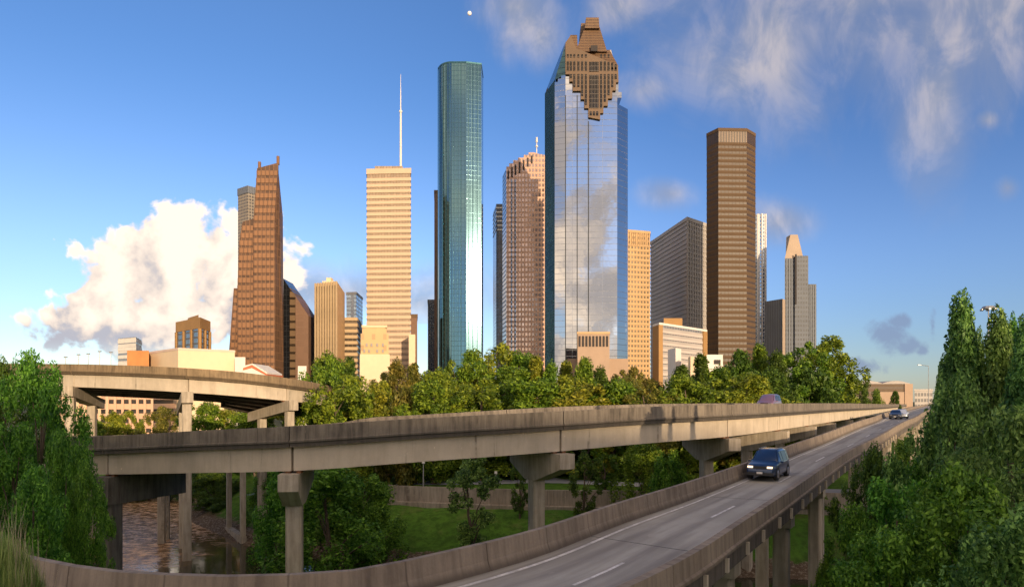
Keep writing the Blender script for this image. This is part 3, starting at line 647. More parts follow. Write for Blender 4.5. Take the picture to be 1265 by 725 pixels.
M['grey_tower'] = facade('grey punched tower', (0.15, 0.165, 0.19), (0.075, 0.085, 0.10), 4.6, 2.7, .5, .6, .6, .0, .85, .002)
M['tan_roof'] = plain('tan stone spire', (0.38, 0.29, 0.21), 0.65, 0, .08, .1)
M['arena'] = facade('arena brick bands', (0.13, 0.09, 0.058), (0.10, 0.07, 0.045), 2.4, 60, .5, 1.1, .6, 0, .8, .001, var=.1)
M['mem_white'] = plain('white roof membrane', (0.34, 0.31, 0.29), 0.6, 0, .06, .1)
M['garage'] = plain('salmon concrete', (0.58, 0.36, 0.24), 0.8, 0, .08, .2)
M['void'] = plain('dark interior', (0.035, 0.03, 0.03), 0.8)
# 1 small white tower
fp, z = box3(146, 418, 168, 416, 175, 420, 520); b_ = bld('office_tower', 'small distant white office tower with ribbon windows under the cumulus cloud', fp[1][0], fp[1][1]); body(b_, fp, z, M['white_ribbon']); rings(b_, fp, 34, z, 6.2, 2.6, .3, M['whitew'])
# 2 orange brick block
fp = flat(157, 184, 258, 20); b_ = bld('brick_building', 'low orange brick block left of the large cream box building', fp[0][0], 258, cat='building'); body(b_, fp, PZ(433, 258), M['orangebrick'])
# 3 cream box
fp, z = box3(184, 434.5, 220, 429.5, 290, 432.5, 248); b_ = bld('windowless_building', 'large windowless cream and pale pink box building above the upper flyover', fp[1][0], fp[1][1], cat='building'); body(b_, fp, z, M['cream']); ring(b_, fp, z - .9, .9, .12, M['pinkst'], 'coping')
# 4 dark glass with gold frame
fp, z = box3(218, 398, 247, 392, 259, 397, 420); b_ = bld('office_building', 'dark glass office block with gold stone frame behind the cream box building', fp[1][0], fp[1][1], cat='building')
body(b_, fp, z, M['slate_glass']); ring(b_, fp, z - 7, 7, .5, M['ochre'], 'cornice'); mb = MB(); c_ = offset_fp(fp, -7); mb.prism(c_, z - .5, z + 3.5); mb.build('penthouse', M['ochre'], b_)
for i in (0, 1): fins(b_, fp[i], fp[i + 1], 4 if i == 0 else 3, 1.6, 1.0, GZ, z - 7.1, M['ochre'], 'pilaster', .02)
# 5 grey tall
fp, z = box3(294, 233.5, 306, 229.5, 320, 233, 820); b_ = bld('office_tower', 'slim dark grey tower half hidden behind the copper brown stepped tower', fp[1][0], fp[1][1]); body(b_, fp, z, M['grey_rib']); ring(b_, fp, z - 9, 9, .6, M['grey_panel'], 'crown_band')
# 6 copper stepped tower
b_ = bld('stepped_tower', 'tall copper brown stepped tower with slanted edges left of the black wedge', PX(318, 455), 455)
g = M['copper_granite']
f0 = P(344, 201, 450); 
mb = MB(); fr = [P(313, 470, 450), P(340, 470, 450), P(339.7, 260, 450), P(344, 201, 450), P(317.5, 208, 450), P(313, 275, 450)]
mb.face(fr, [(p.x, p.z) for p in fr])
bt, bm_ = P(344.2, 214, 453), P(349.5, 268, 466); bb_ = P(350.5, 470, 466)
sd_ = [fr[1], bb_, bm_, bt, fr[3], fr[2]]; mb.face(sd_, [(p.y * .95, p.z) for p in sd_])
bk = [p + Vector((0, 26, 0)) for p in fr]; mb.face([fr[4], fr[3], bt, bk[4]]); mb.face([fr[5], fr[4], bk[4], bk[5]], [(0, fr[5].z), (0, fr[4].z), (26, fr[4].z), (26, fr[5].z)]); mb.face([fr[0], fr[5], bk[5], bk[0]], [(0, fr[0].z), (0, fr[5].z), (26, fr[5].z), (26, fr[0].z)])
mb.build('main_shaft', g, b_)
sh = M['copper_granite']
slab(b_, [(293, 470), (293.2, 356), (295.5, 300), (299.5, 274), (313.4, 270), (313.4, 470)], 452, 24, g, 'middle_step')
slab(b_, [(282.5, 470), (283, 432), (288.8, 356), (293.4, 356), (293.4, 470)], 455, 20, g, 'lower_step')
for (x0, x1, yt, yb, Y, e) in ((313, 341, 214, 458, 450, 0), (293.5, 312.8, 282, 450, 452, 0), (284, 292.8, 362, 436, 455, 0)):
    z_ = PZ(yt, Y); src = None
    while z_ > PZ(yb, Y):
        yy_ = HY - (z_ - EYE) * F / Y; xl = x0; xr = x1
        if x0 == 313: xl = 317.5 - (4.5 * min(1, (yy_ - 208) / 67)); xr = 339.9 + 4.1 * max(0, (260 - yy_) / 59)
        if x0 == 293.5: xl = 299.8 - 4.2 * min(1, max(0, (yy_ - 274) / 26)) - 2.3 * min(1, max(0, (yy_ - 300) / 56))
        if x0 == 284: xl = 289 - 5 * (yy_ - 356) / 76
        mb = MB(); c0, c1 = PX(xl, Y), PX(xr, Y); mb.box(((c0 + c1) / 2, Y - .05, z_), (c1 - c0, .5, 3.2)); mb.build('floor_band', M['copper_band'] if 'copper_band' in M else M.setdefault('copper_band', facade('copper granite spandrel', (0.25, 0.125, 0.058), (0.16, 0.08, 0.04), 200, 2.9, 1.1, .28, .6, .0, .6, .002, var=.1)), b_); z_ -= 5.2
for q in ((317.8, 206), (343.6, 199)):
    p = P(q[0], q[1], 451); mb = MB(); mb.box((p.x + (.8 if q[0] < 330 else -.8), p.y + 2, p.z + 1), (1.6, 1.6, 6)); mb.build('roof_finial', M['copper_band'], b_)
# 7 wedge
b_ = bld('wedge_tower', 'short black and brown wedge shaped tower with a sloping roof edge', PX(365, 500), 500)
slab(b_, [(350, 470), (350, 344), (358, 356), (358, 470)], 500, 22, M['dark_glass'], 'glass_wing')
slab(b_, [(358, 470), (358, 355.5), (365, 366), (365, 470)], 499, 22, M['bronze_side'], 'middle_wing')
slab(b_, [(365, 470), (365, 365.5), (381, 390), (381, 470)], 498, 22, M['brown_granite'], 'stone_wing')
# white bits by the flyover
fp = flat(368, 378.5, 240, 10); b_ = bld('small_building', 'small white building just right of the end of the upper flyover', fp[0][0], 240, cat='building'); body(b_, fp, PZ(452, 240), M['whitew'])
fp = flat(290, 303, 255, 14); b_ = bld('small_building', 'small white flat roofed building next to the cream box building', fp[0][0], 255, cat='building'); body(b_, fp, PZ(441, 255), M['whitew'])
b_ = bld('gabled_building', 'white building with red sloping roof edge below the copper stepped tower', PX(315, 245), 245, cat='building')
slab(b_, [(300, 470), (300, 452), (312, 449), (330, 460), (330, 470)], 245, 16, M['whitew'], 'wall'); M['redroof'] = plain('red roof tile', (0.50, 0.15, 0.07), .8)
slab(b_, [(300, 454.5), (311, 450.5), (330, 462), (330, 464), (311, 454), (300, 457)], 244.6, 17, M['redroof'], 'roof')
# 9 ribbed beige tower
fp, z = box3(390, 351, 416, 348.5, 425, 362, 480); b_ = bld('office_tower', 'beige tower with vertical stone ribs and a small cream roof box', fp[1][0], fp[1][1])
body(b_, fp, z, M['beige_glass']); fins(b_, fp[0], fp[1], 9, 1.15, .9, GZ, z + .6, M['beige_rib'], 'rib', .02); ring(b_, fp, z - 2.2, 2.2, .5, M['beige_rib'], 'cornice')
mb = MB(); q = Vector(fp[1]); r_ = Vector(fp[2]); e = (r_ - q).normalized(); nn_ = Vector((-e.y, e.x)) * -1
mb.wall((fp[1][0] + .55, fp[1][1] - .1), (fp[2][0] + .55, fp[2][1]), GZ, z); mb.face([(fp[1][0] + .55, fp[1][1] - .1, z), (fp[2][0] + .55, fp[2][1], z), (fp[2][0], fp[2][1], z), (fp[1][0], fp[1][1] - .1, z)]); mb.build('flank_wall', M['beige_wall'], b_)
mb = MB(); mb.prism([(PX(398, 492), 492), (PX(413, 492), 492), (PX(413, 492), 504), (PX(398, 492), 504)], z - .3, z + 3); mb.prism([(PX(403, 494), 494), (PX(409, 494), 494), (PX(409, 494), 500), (PX(403, 494), 500)], z + 3, z + 6); mb.build('penthouse', M['cream'], b_)
# 10 glass and horizontal
fp, z = box3(428, 361.5, 440, 361, 448, 368, 640); b_ = bld('glass_tower', 'pale blue glass tower with curved top peeping between two beige towers', fp[1][0], fp[1][1]); body(b_, fp, z, M['bluewhite']); ring(b_, fp, z - 2, 2.4, .4, M['whitew'], 'parapet')
fp, z = box3(425.5, 393, 441, 393, 447, 402, 540); b_ = bld('office_building', 'beige mid rise block with dark horizontal windows left of the stone town hall', fp[1][0], fp[1][1], cat='building'); body(b_, fp, z, M['beige_glass']); rings(b_, fp, GZ + 20, z, 4.9, 2.6, .5, M['beige_rib'])
# 11 tan ribbon tower
fp = flat(453.5, 507, 520, 40, 1); z = PZ(208.5, 520); b_ = bld('banded_tower', 'tall cream tower with horizontal bands and a white mast on its roof', fp[0][0], 520)
body(b_, fp, z, M['tan_glass']); rings(b_, fp, GZ + 18, z - 6, 4.6, 2.5, .45, M['tan_band']); ring(b_, fp, z - 4.2, 4.2, .6, M['tan_band'], 'cornice')
mb = MB(); A_ = flat(463, 497.5, 526, 26); mb.prism(A_, z - .4, z + 4.2); mb.build('penthouse', M['tan_glass'], b_)
mb = MB(); X_ = PX(495, 530); zz0 = z - .3; zz = [PZ(y, 530) for y in (137, 112, 92)]
mb.tube((X_, 530, zz0), (X_, 530, zz[0]), .95, .75, 8); mb.tube((X_, 530, zz[0]), (X_, 530, zz[1]), .5, .35, 6); mb.tube((X_, 530, zz[1]), (X_, 530, zz[2]), .28, .15, 6); mb.tube((X_, 530, zz[0] - 1.4), (X_, 530, zz[0]), 1.3, 1.3, 8); mb.build('antenna_mast', M['whitew'], b_)
# beside it
fp = flat(507.3, 515.5, 560, 24); b_ = bld('office_building', 'narrow brown office block right of the cream banded tower', fp[0][0], 560, cat='building'); body(b_, fp, PZ(388, 560), M['brown_granite']); ring(b_, fp, PZ(388, 560) - 3, 3, .4, M['crown'], 'cornice')
fp = flat(505, 513, 500, 16); b_ = bld('small_building', 'low cream annex at the right foot of the banded tower', fp[0][0], 500, cat='building'); body(b_, fp, PZ(413, 500), M['cream'])
# 12 town hall
b_ = bld('town_hall', 'golden limestone art deco town hall with stepped top in front of the banded tower', PX(462, 400), 400, cat='building')
for (x0, x1, yt, Y, dp, nm) in ((447.5, 477.5, 402, 404, 22, 'tower'), (445.5, 480, 412, 402, 24, 'shoulder'), (444.5, 481.5, 437.5, 398, 30, 'wing')):
    body(b_, flat(x0, x1, Y, dp), PZ(yt, Y), M['limestone'] if nm != 'wing' else M['cream'], nm)
ring(b_, flat(447.5, 477.5, 404, 22), PZ(402, 404) - 1.2, 1.4, .4, M['cream'], 'cornice')
for (x, y) in ((453, 426), (459, 426), (466, 426), (473, 426), (450, 433.5), (456, 433.5), (466, 433.5), (473, 433.5)):
    mb = MB(); p = P(x, y, 401.6); mb.box((p.x, p.y + .1, p.z), (1.1, .5, 2.0)); mb.build('window', M['mem_white'], b_)
# 13 dark slabs left of the teal tower
fp = flat(528.5, 538, 700, 24); b_ = bld('office_tower', 'narrow slate blue glass tower at the left foot of the teal tower', fp[0][0], 700); z = PZ(370, 700); body(b_, fp, z, M['slate_glass']); fins(b_, fp[0], fp[1], 4, .7, .5, GZ, z, M['grey_panel'], 'mullion'); ring(b_, fp, z - 3, 3, .4, M['grey_panel'], 'cornice')
fp = flat(536.5, 543, 640, 24); b_ = bld('office_tower', 'sliver of brown tower against the left edge of the teal glass tower', fp[0][0], 640); z = PZ(235, 640); body(b_, fp, z, M['brown_granite']); ring(b_, fp, z - 3, 3, .3, M['crown'], 'cornice')
# 14 teal tower
Yt = 560; pts = []
cxT = PX(558, Yt)
for k in range(11):
    an = R(180 + 90 * k / 10); pts.append((PX(558, Yt) + (PX(558, Yt) - PX(538.6, Yt)) * math.cos(an), Yt + 16 + 16 * math.sin(an)))
pts += [(PX(576, Yt), Yt), (PX(594.5, Yt), Yt + 2.9)]
pts += [(PX(594.5, Yt) + 0.5, Yt + 26)]
for k in range(8):
    an = R(0 + 90 * k / 7); pts.append((PX(577, Yt) + 12 * math.cos(an), Yt + 26 + 14 * math.sin(an)))
pts += [(PX(550, Yt), Yt + 40), (PX(539, Yt) , Yt + 30)]
z = PZ(72, Yt - 6); b_ = bld('glass_tower', 'very tall teal glass tower with a rounded left side', cxT, Yt); tb = body(b_, pts, z, M['teal'])
mb = MB(); mb.prism([(PX(556, 575), 573), (PX(576, 575), 573), (PX(576, 575), 583), (PX(556, 575), 583)], z - 1, z + 2); mb.build('penthouse', M['slate_glass'], b_)
M['teal_frame'] = plain('teal mullion', (0.05, 0.13, 0.15), .3, .8)
ring(b_, pts, z - 1.2, 1.4, .25, M['teal_frame'], 'parapet')
P0 = ccw(pts)
for px_ in (541, 543.5, 547, 551, 555.5, 560, 564.5, 569): 
    # thin mullions lie on the front skin
    X = PX(px_, Yt); c_ = PX(558, Yt); rr = PX(558, Yt) - PX(538.6, Yt)
    yv = Yt if X > c_ else Yt + 16 - 16 * math.sqrt(max(0, 1 - ((X - c_) / rr) ** 2))
    mb = MB(); mb.box((X * yv / Yt if X < c_ else X, yv - .1 , (GZ + z) / 2), (.35, .5, z - GZ - 2)); mb.build('mullion', M['teal_frame'], b_)
for px_ in (579, 584, 589.5):
    X = PX(px_, Yt); mb = MB(); mb.box((X, Yt - .1 + (px_ - 576) * .157, (GZ + z) / 2), (.35, .5, z - GZ - 2)); mb.build('mullion', M['teal_frame'], b_)
# 15 dark slim
fp, z = box3(609, 263, 613, 252, 628, 252, 740); b_ = bld('office_tower', 'slim black tower edge left of the pink granite tower', fp[1][0], fp[1][1]); body(b_, fp, z, M['dark_glass']); rings(b_, fp, z - 30, z, 5, 1.2, .3, M['grey_panel'])
# 16 pink granite tower
b_ = bld('granite_tower', 'pink granite and mirror window tower left of the brown crowned glass tower', PX(645, 600), 600)
slab(b_, [(625.5, 470), (625.5, 206), (629, 206), (629, 202), (634, 202), (634, 198), (640, 198), (640, 195), (647, 195), (647, 191.5), (653, 191.5), (653, 188.5), (660, 188.5), (664, 190), (676, 192), (676, 470)], 600, 34, M['pink_granite'], 'wall')
mb = MB(); A1, B1 = (PX(620.8, 622), 622), (PX(625.5, 600), 600.3); zt_ = PZ(208, 600); mb.wall(A1, B1, GZ, zt_); mb.face([(*A1, zt_), (*B1, zt_), (B1[0], 634, zt_), (A1[0], 634, zt_)]); mb.build('corner_glass', M['slate_glass'], b_)
for i, (x, y0, y1) in enumerate(((628, 211, 221), (632.5, 207, 219), (637, 203.5, 216), (642, 200.5, 214), (647, 198, 210), (652, 195, 206), (657, 192.5, 202))):
    mb = MB(); p0, p1 = P(x, y0, 599.6), P(x, y1, 599.6); mb.box((p0.x, 599.8, (p0.z + p1.z) / 2), (1.5, .6, p0.z - p1.z)); mb.build('top_slot', M['void'], b_)
for x in (632, 636.5): mb = MB(); p0 = P(x, 222, 600); mb.box((p0.x, 599.85, (p0.z + GZ) / 2), (1.3, .5, p0.z - GZ)); mb.build('glass_strip', M['slate_glass'], b_)
mb = MB(); X_ = PX(663, 612); mb.tube((X_, 612, PZ(192, 612)), (X_, 612, PZ(176, 612)), .5, .35, 6); mb.tube((X_, 612, PZ(182, 612)), (X_, 612, PZ(180, 612)), 1.2, 1.2, 8); mb.tube((X_, 612, PZ(176, 612)), (X_, 612, PZ(170, 612)), 1.1, .9, 8); mb.build('antenna', M['whitew'], b_)
# 17 brown crowned mirror tower
b_ = bld('crowned_tower', 'tallest tower, silver mirror glass with a stepped brown granite crown', PX(720, 455), 455)
YH = 450
mb = MB(); q0, q1 = (PX(685.5, YH), YH + 2.2), (PX(698.6, YH), YH + .02)
for (ta, tb, yt) in ((0, .3, 100), (.3, .6, 96.5), (.6, 1, 93)):
    qa = tuple(q0[i] + (q1[i] - q0[i]) * ta for i in (0, 1)); qb = tuple(q0[i] + (q1[i] - q0[i]) * tb for i in (0, 1)); mb.wall(qa, qb, GZ, PZ(yt, YH), ta * 8); mb.face([(*qa, PZ(yt, YH)), (*qb, PZ(yt, YH)), (qb[0], YH + 30, PZ(yt, YH)), (qa[0], YH + 30, PZ(yt, YH))])
    mb.wall((qb[0], YH + 30), qb, PZ(yt, YH) - 4, PZ(yt, YH))
mb.build('mirror_facet', M['silver'], b_)
slab(b_, [(698.6, 470), (698.6, 93), (764, 93), (764, 114), (768, 114), (768, 121), (762.5, 121), (762.5, 470)], YH, 44, M['silver'], 'mirror_wall')
mb = MB(); A1 = (PX(762.5, YH), YH + .3); B1 = (PX(775.5, YH + 9), YH + 9); zt_ = PZ(128, YH)
mb.wall(A1, B1, GZ, zt_); mb.wall(B1, (B1[0] - 2, YH + 40), GZ, zt_); mb.face([(*A1, zt_), (*B1, zt_), (B1[0] - 2, YH + 40, zt_), (A1[0], YH + 40, zt_)]); mb.build('mirror_facet', M['silver'], b_)
A1 = (PX(673, YH + 24), YH + 24); B1 = (PX(685.5, YH), YH + 2.2); mb = MB()
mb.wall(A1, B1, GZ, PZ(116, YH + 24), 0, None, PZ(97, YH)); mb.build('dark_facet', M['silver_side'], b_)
# left slope of the crown
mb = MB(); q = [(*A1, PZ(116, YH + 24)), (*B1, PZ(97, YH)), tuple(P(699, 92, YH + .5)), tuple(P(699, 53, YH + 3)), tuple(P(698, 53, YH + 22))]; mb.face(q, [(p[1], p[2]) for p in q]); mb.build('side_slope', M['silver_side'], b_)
for k, (x0, x1, yt, yb) in enumerate(((675, 678, 107, 115), (679, 682, 101, 111), (683, 686, 95, 106), (687, 690, 87, 99), (691, 694, 79, 93), (695, 698.5, 70, 88))):
    Yk = YH + 20 - 3.2 * k; slab(b_, [(x0, yb), (x0, yt + 4), (x1, yt), (x1, yb)], Yk, 6, M['crown'], 'side_step')
CY = YH - 1.6
slab(b_, [(698.6, 53), (698.6, 92), (703.5, 92), (703.5, 101), (707.5, 101), (707.5, 112.5), (717.5, 112.5), (717.5, 123), (722, 123), (722, 134), (727, 134), (727, 145), (741.5, 148), (741.5, 140), (745.5, 140), (745.5, 131), (751, 131), (751, 122), (756.5, 122), (756.5, 112), (761, 112), (761, 102), (764.2, 102), (763.2, 81), (763, 81), (698.8, 81)][:23] + [(763.5, 81), (712, 60), (705, 44)], CY, 30, M['crown'], 'crown_wall')
# the roof blocks: three stepped, tapering masses
def trap(xl0, xr0, y0, xl1, xr1, y1, Yf, dep, mat, name, tip=6):
    f_ = [P(xl0, y0, Yf), P(xr0, y0, Yf), P(xr1, y1, Yf + tip), P(xl1, y1, Yf + tip)]; k_ = [Vector((p.x, Yf + dep - (tip if i > 1 else 0), p.z)) for i, p in enumerate(f_)]
    mb = MB()
    mb.face(f_, [(p.x, p.z) for p in f_]); mb.face(k_[::-1], [(p.x, p.z) for p in k_[::-1]])
    for i in range(4):
        j = (i + 1) % 4; mb.face([f_[j], f_[i], k_[i], k_[j]], [(f_[j].y, f_[j].z), (f_[i].y, f_[i].z), (k_[i].y, k_[i].z), (k_[j].y, k_[j].z)])
    return mb.build(name, mat, b_)
trap(698.8, 714, 66, 704.5, 713, 43.5, CY + 3, 24, M['crown_roof'], 'left_roof')
trap(709, 764, 82, 713, 753, 62, CY + 2, 26, M['crown_roof'], 'lower_roof')
trap(711, 750, 64, 723, 740.5, 33, CY + 5, 22, M['crown_roof'], 'middle_roof')
trap(722.5, 740.6, 35, 724, 739.6, 22, CY + 8, 14, M['crown_roof'], 'top_block', 1)
trap(715, 724, 62, 718, 724, 29, CY + 16, 12, M['crown_roof'], 'rear_block', 2)
trap(748, 757, 70, 749, 755, 62, CY + 9, 9, M['mem_white'], 'roof_vent', 1)
for x, y0, y1 in ((701.5, 76, 88), (705.3, 76, 97), (709.5, 76, 108), (714.6, 76, 108), (719.2, 76, 119), (723.8, 76, 130), (742.6, 76, 134), (747.2, 76, 126), (751.8, 77, 118), (756.4, 78, 108), (760.6, 80, 98)):
    for (ya, yb_, ww) in ((67.5, 71.5, 2.2), (y0, 88, 2.5), (92, y1, 2.5)):
        if x > 752 and ya < 70: ya, yb_ = 84, 86
        if yb_ - ya < 2: continue
        p0, p1 = P(x, ya, CY), P(x, yb_, CY); mb = MB(); mb.box((p0.x, CY - .05, (p0.z + p1.z) / 2), (ww / F * YH, .5, p0.z - p1.z)); mb.build('window', M['crown_win'], b_)
for ya, yb_ in ((77, 89), (93, 134), (138, 143)):
    for (xa, xb_) in (((728, 739.5),) if ya < 130 else ((728.5, 731), (732.5, 735), (736.5, 739))):
        p0, p1 = P(xa, ya, CY), P(xb_, yb_, CY); mb = MB(); mb.box(((p0.x + p1.x) / 2, CY - .1, (p0.z + p1.z) / 2), (p1.x - p0.x, .5, p0.z - p1.z)); mb.build('window', M['crown_win'], b_)
p0 = P(734, 60.5, CY + 4); mb = MB(); mb.box((p0.x, p0.y, p0.z), (4.5, 1.4, 4)); mb.build('roof_vent', M['void'], b_)
M['mirror_joint'] = plain('dark joint', (0.03, 0.035, 0.04), .8)
for px_ in (698.6, 713, 727): mb = MB(); p0 = P(px_, 150 if px_ > 720 else 118, YH); mb.box((p0.x, YH - .05, (p0.z + GZ) / 2), (.6, .3, p0.z - GZ)); mb.build('mullion', M['mirror_joint'], b_)
# 18 colonnaded block in front of it
fp = flat(713.5, 753, 380, 18); b_ = bld('stone_building', 'square tan stone building with dark upper slots in front of the tallest tower', fp[0][0], 380, cat='building'); z = PZ(410, 380); M['tan_stone'] = plain('tan stone', (0.38, 0.27, 0.19), .75, 0, .07, .1)
body(b_, fp, z, M['tan_stone']); mb = MB(); 
for k in range(9): mb = MB(); x = 716 + k * 4.25; p0, p1 = P(x, 415, 380), P(x, 428, 380); mb.box((p0.x, 379.9, (p0.z + p1.z) / 2), (1.15, .5, p0.z - p1.z)); mb.build('window', M['void'], b_)
ring(b_, fp, z - 1.2, 1.3, .3, M['gold_plain'], 'cornice')
fp = flat(701, 776, 400, 14); b_ = bld('stone_building', 'long low tan stone base along the foot of the tallest tower', fp[0][0], 400, cat='building'); body(b_, fp, PZ(443, 400), M['tan_stone'])
# 19 gold tower
fp = flat(772, 803, 580, 34, -3.5); z = PZ(285, 580); b_ = bld('office_tower', 'gold stone gridded tower with slotted top just right of the tallest tower', fp[0][0], 580); body(b_, fp, z, M['gold_stone'])
ring(b_, fp, z - 2, 2.2, .5, M['gold_plain'], 'cornice'); fins(b_, fp[0], fp[1], 13, .9, .7, z - 13, z - 2.1, M['gold_plain'], 'top_fin'); ring(b_, fp, z - 14, 1.2, .4, M['gold_plain'], 'string_course'); rings(b_, fp, GZ + 14, z - 15, 4.4, 1.5, .3, M['gold_plain'])
# 20 grey grid tower
fp, z = box3(804, 299, 849, 268.5, 872.5, 276.5, 600); b_ = bld('gridded_tower', 'wide grey precast concrete tower seen on its corner, left of the bronze octagonal tower', fp[1][0], fp[1][1]); body(b_, fp, z, M['grey_grid'])
M['grey_pre'] = plain('grey precast', (0.40, 0.37, 0.34), .7, 0, .08, .05); ring(b_, fp, z - 3, 3.2, .8, M['grey_pre'], 'cornice'); rings(b_, fp, GZ + 16, z - 4, 4.3, 1.5, .5, M['grey_pre'])
fins(b_, fp[1], fp[2], 9, 1.5, .9, GZ, z - 3.1, M['grey_pre'], 'pier', .0001)
# 21 low block
fp, z = box3(807, 401, 814.5, 398.5, 873, 407.5, 380); b_ = bld('office_building', 'low grey ribbon windowed building with ochre ends before the grey corner tower', fp[1][0], fp[1][1], cat='building'); body(b_, fp, z, M['low_window']); ring(b_, fp, z - 1.2, 1.3, .3, M['whitew'], 'coping')
A_, B_ = Vector(fp[1]), Vector(fp[2]); dv = (B_ - A_); rzb = math.atan2(dv.y, dv.x); mb = MB(); c_ = A_ + dv * .95 ; mb.box((c_.x, c_.y - .3, (z - 1.4 + GZ) / 2), (dv.length * .09, 1.2, z - GZ - 1.4), rzb); mb.build('end_pier', M['ochre'], b_)
mb = MB(); mb.wall((fp[0][0] - .4, fp[0][1]), (fp[1][0] - .4, fp[1][1] - .3), GZ, z - 1.3); mb.wall((fp[1][0] - .4, fp[1][1] - .3), (fp[1][0] + 2.2, fp[1][1] + .4), GZ, z - 1.3); mb.build('end_pier', M['ochre'], b_)
mb = MB(); mb.prism(flat(820, 843, 398, 14), z - .5, PZ(393, 398)); mb.build('penthouse', M['ochre'], b_)
for k in range(8):
    zz = z - 5 - k * 3.6
    if zz < GZ + 6: break
    mb = MB(); a0 = A_ + dv * .05; a1 = A_ + dv * .9; c_ = (a0 + a1) / 2; mb.box((c_.x, c_.y - .1, zz), ((a1 - a0).length, .5, 1.5), rzb); mb.build('floor_band', M['low_band'] if 'low_band' in M else M.setdefault('low_band', plain('grey white spandrel', (0.50, 0.44, 0.40), .7, 0, .06, .1)), b_)
fp, z = box3(825, 432, 834.5, 429.5, 841.5, 431, 300); b_ = bld('small_building', 'small white block with a bright narrow side standing above the tree line', fp[1][0], fp[1][1], cat='building'); body(b_, fp, z, M['whitew'])
fp, z = box3(850, 441.5, 853, 440, 862, 441.5, 290); b_ = bld('small_building', 'little cream block half hidden by the trees right of the white block', fp[1][0], fp[1][1], cat='building'); body(b_, fp, z, M['cream'])
fp = flat(873, 893, 305, 12); b_ = bld('small_building', 'low white building with one dark window below the bronze octagonal tower', fp[0][0], 305, cat='building'); z = PZ(438, 305); body(b_, fp, z, M['whitew']); p0 = P(886, 447, 305); mb = MB(); mb.box((p0.x, 304.9, p0.z), (3, .5, 2)); mb.build('window', M['void'], b_)
# 22 bronze octagon
Yo = 520; H_ = (HY - 158.5) / F * Yo; z = EYE + H_; Ye = H_ * F / (HY - 165.5)
oc = [(PX(873, Ye), Ye), (PX(887.5, Yo), Yo), (PX(922.5, Yo + 1), Yo + 1), (PX(933.3, Ye), Ye), (PX(933.3, Ye) - .3, Ye + 24), (PX(922, Ye + 36), Ye + 36), (PX(888, Ye + 36), Ye + 36), (PX(874, Ye + 24), Ye + 24)]
b_ = bld('octagonal_tower', 'tall dark bronze octagonal tower right of the grey gridded tower', PX(903, Yo), Yo); body(b_, oc, z, M['bronze']); M['bronze_band'] = plain('bronze spandrel', (0.105, 0.063, 0.031), .8, .0, .08, .05)
rings(b_, oc, GZ + 14 + 1.5, z - 12, 4.5, 1.3, .12, M['bronze_band']); ring(b_, oc, z - 2.4, 2.6, .3, M['bronze_band'], 'cornice'); ring(b_, oc, z - 11.2, 8.6, .12, M['bronze_dark'] if 'bronze_dark' in M else M.setdefault('bronze_dark', facade('bronze louvre', (0.05, 0.032, 0.02), (0.09, 0.055, 0.03), 9, 2.2, 1.1, .5, .4, .2, .5, .002)), 'louvre_band')
mb = MB(); mb.prism([(PX(890, 535), 535), (PX(918, 535), 535), (PX(918, 535), 548), (PX(890, 535), 548)], z - .3, z + 3.6); mb.build('penthouse', M['bronze_band'], b_)
# 23 white blue
cc = [(PX(937, 700) + 8 * math.cos(R(t * 30)), 700 + 10 * math.sin(R(t * 30))) for t in range(12)]
b_ = bld('glass_tower', 'slim bright white and blue tower behind the right side of the bronze octagon', PX(937, 700), 700); z = PZ(264, 690); body(b_, cc, z, M['bluewhite']); M['fin_white'] = plain('white fin', (0.72, 0.68, 0.62), .5)
for t in (8, 9, 10): p = cc[t]; mb = MB(); mb.box((p[0], p[1], (z + GZ) / 2), (2.0, 1.4, z - GZ), R(t * 30)); mb.build('fin', M['fin_white'], b_)
# 24 grey slab
fp, z = box3(945, 372.5, 966.5, 369, 969.5, 370.5, 620); b_ = bld('office_tower', 'plain grey slab tower left of the tower with the pointed roof', fp[1][0], fp[1][1]); body(b_, fp, z, M['grey_panel'])
mb = MB(); mb.wall((fp[1][0], fp[1][1] - .3), (fp[2][0] + .4, fp[2][1]), GZ, z); mb.build('flank_wall', M['tan_roof'], b_)
# 25 pointed tower
b_ = bld('pointed_tower', 'grey stepped tower with a tan truncated pyramid roof, rightmost of the skyline', PX(985, 650), 650)
body(b_, flat(969.5, 992.5, 650, 26), PZ(319, 650), M['grey_tower'], 'main_shaft'); body(b_, flat(982, 998.5, 648, 26), PZ(316, 648), M['grey_tower'], 'upper_shaft'); body(b_, flat(998.5, 1008.5, 652, 24), PZ(351, 652), M['grey_tower'], 'side_wing')
f0_ = flat(969.5, 992.5, 650.4, 24); c_ = (PX(981.5, 656), 661); f1_ = [(PX(976.5, 656), 656), (PX(985.5, 656), 656), (PX(985.5, 656), 666), (PX(976.5, 656), 666)]
mb = MB(); mb.frustum(f0_, PZ(319, 650), f1_, PZ(290, 656)); mb.build('pyramid_roof', M['tan_roof'], b_)
for (x0, x1, Y, zt_) in ((970, 992, 650, PZ(320, 650)), (999, 1008, 652, PZ(352, 652))): fins(b_, (PX(x0, Y), Y), (PX(x1, Y), Y), 7 if x0 < 990 else 4, .8, .6, GZ, zt_, M['grey_fin'] if 'grey_fin' in M else M.setdefault('grey_fin', plain('pale grey fin', (0.17, 0.19, 0.22), .7)), 'fin')
mb = MB(); p0 = P(983, 345, 648); mb.box((p0.x, 647.8, p0.z), (1.6, .7, 50)); mb.build('glass_slot', M['void'], b_)
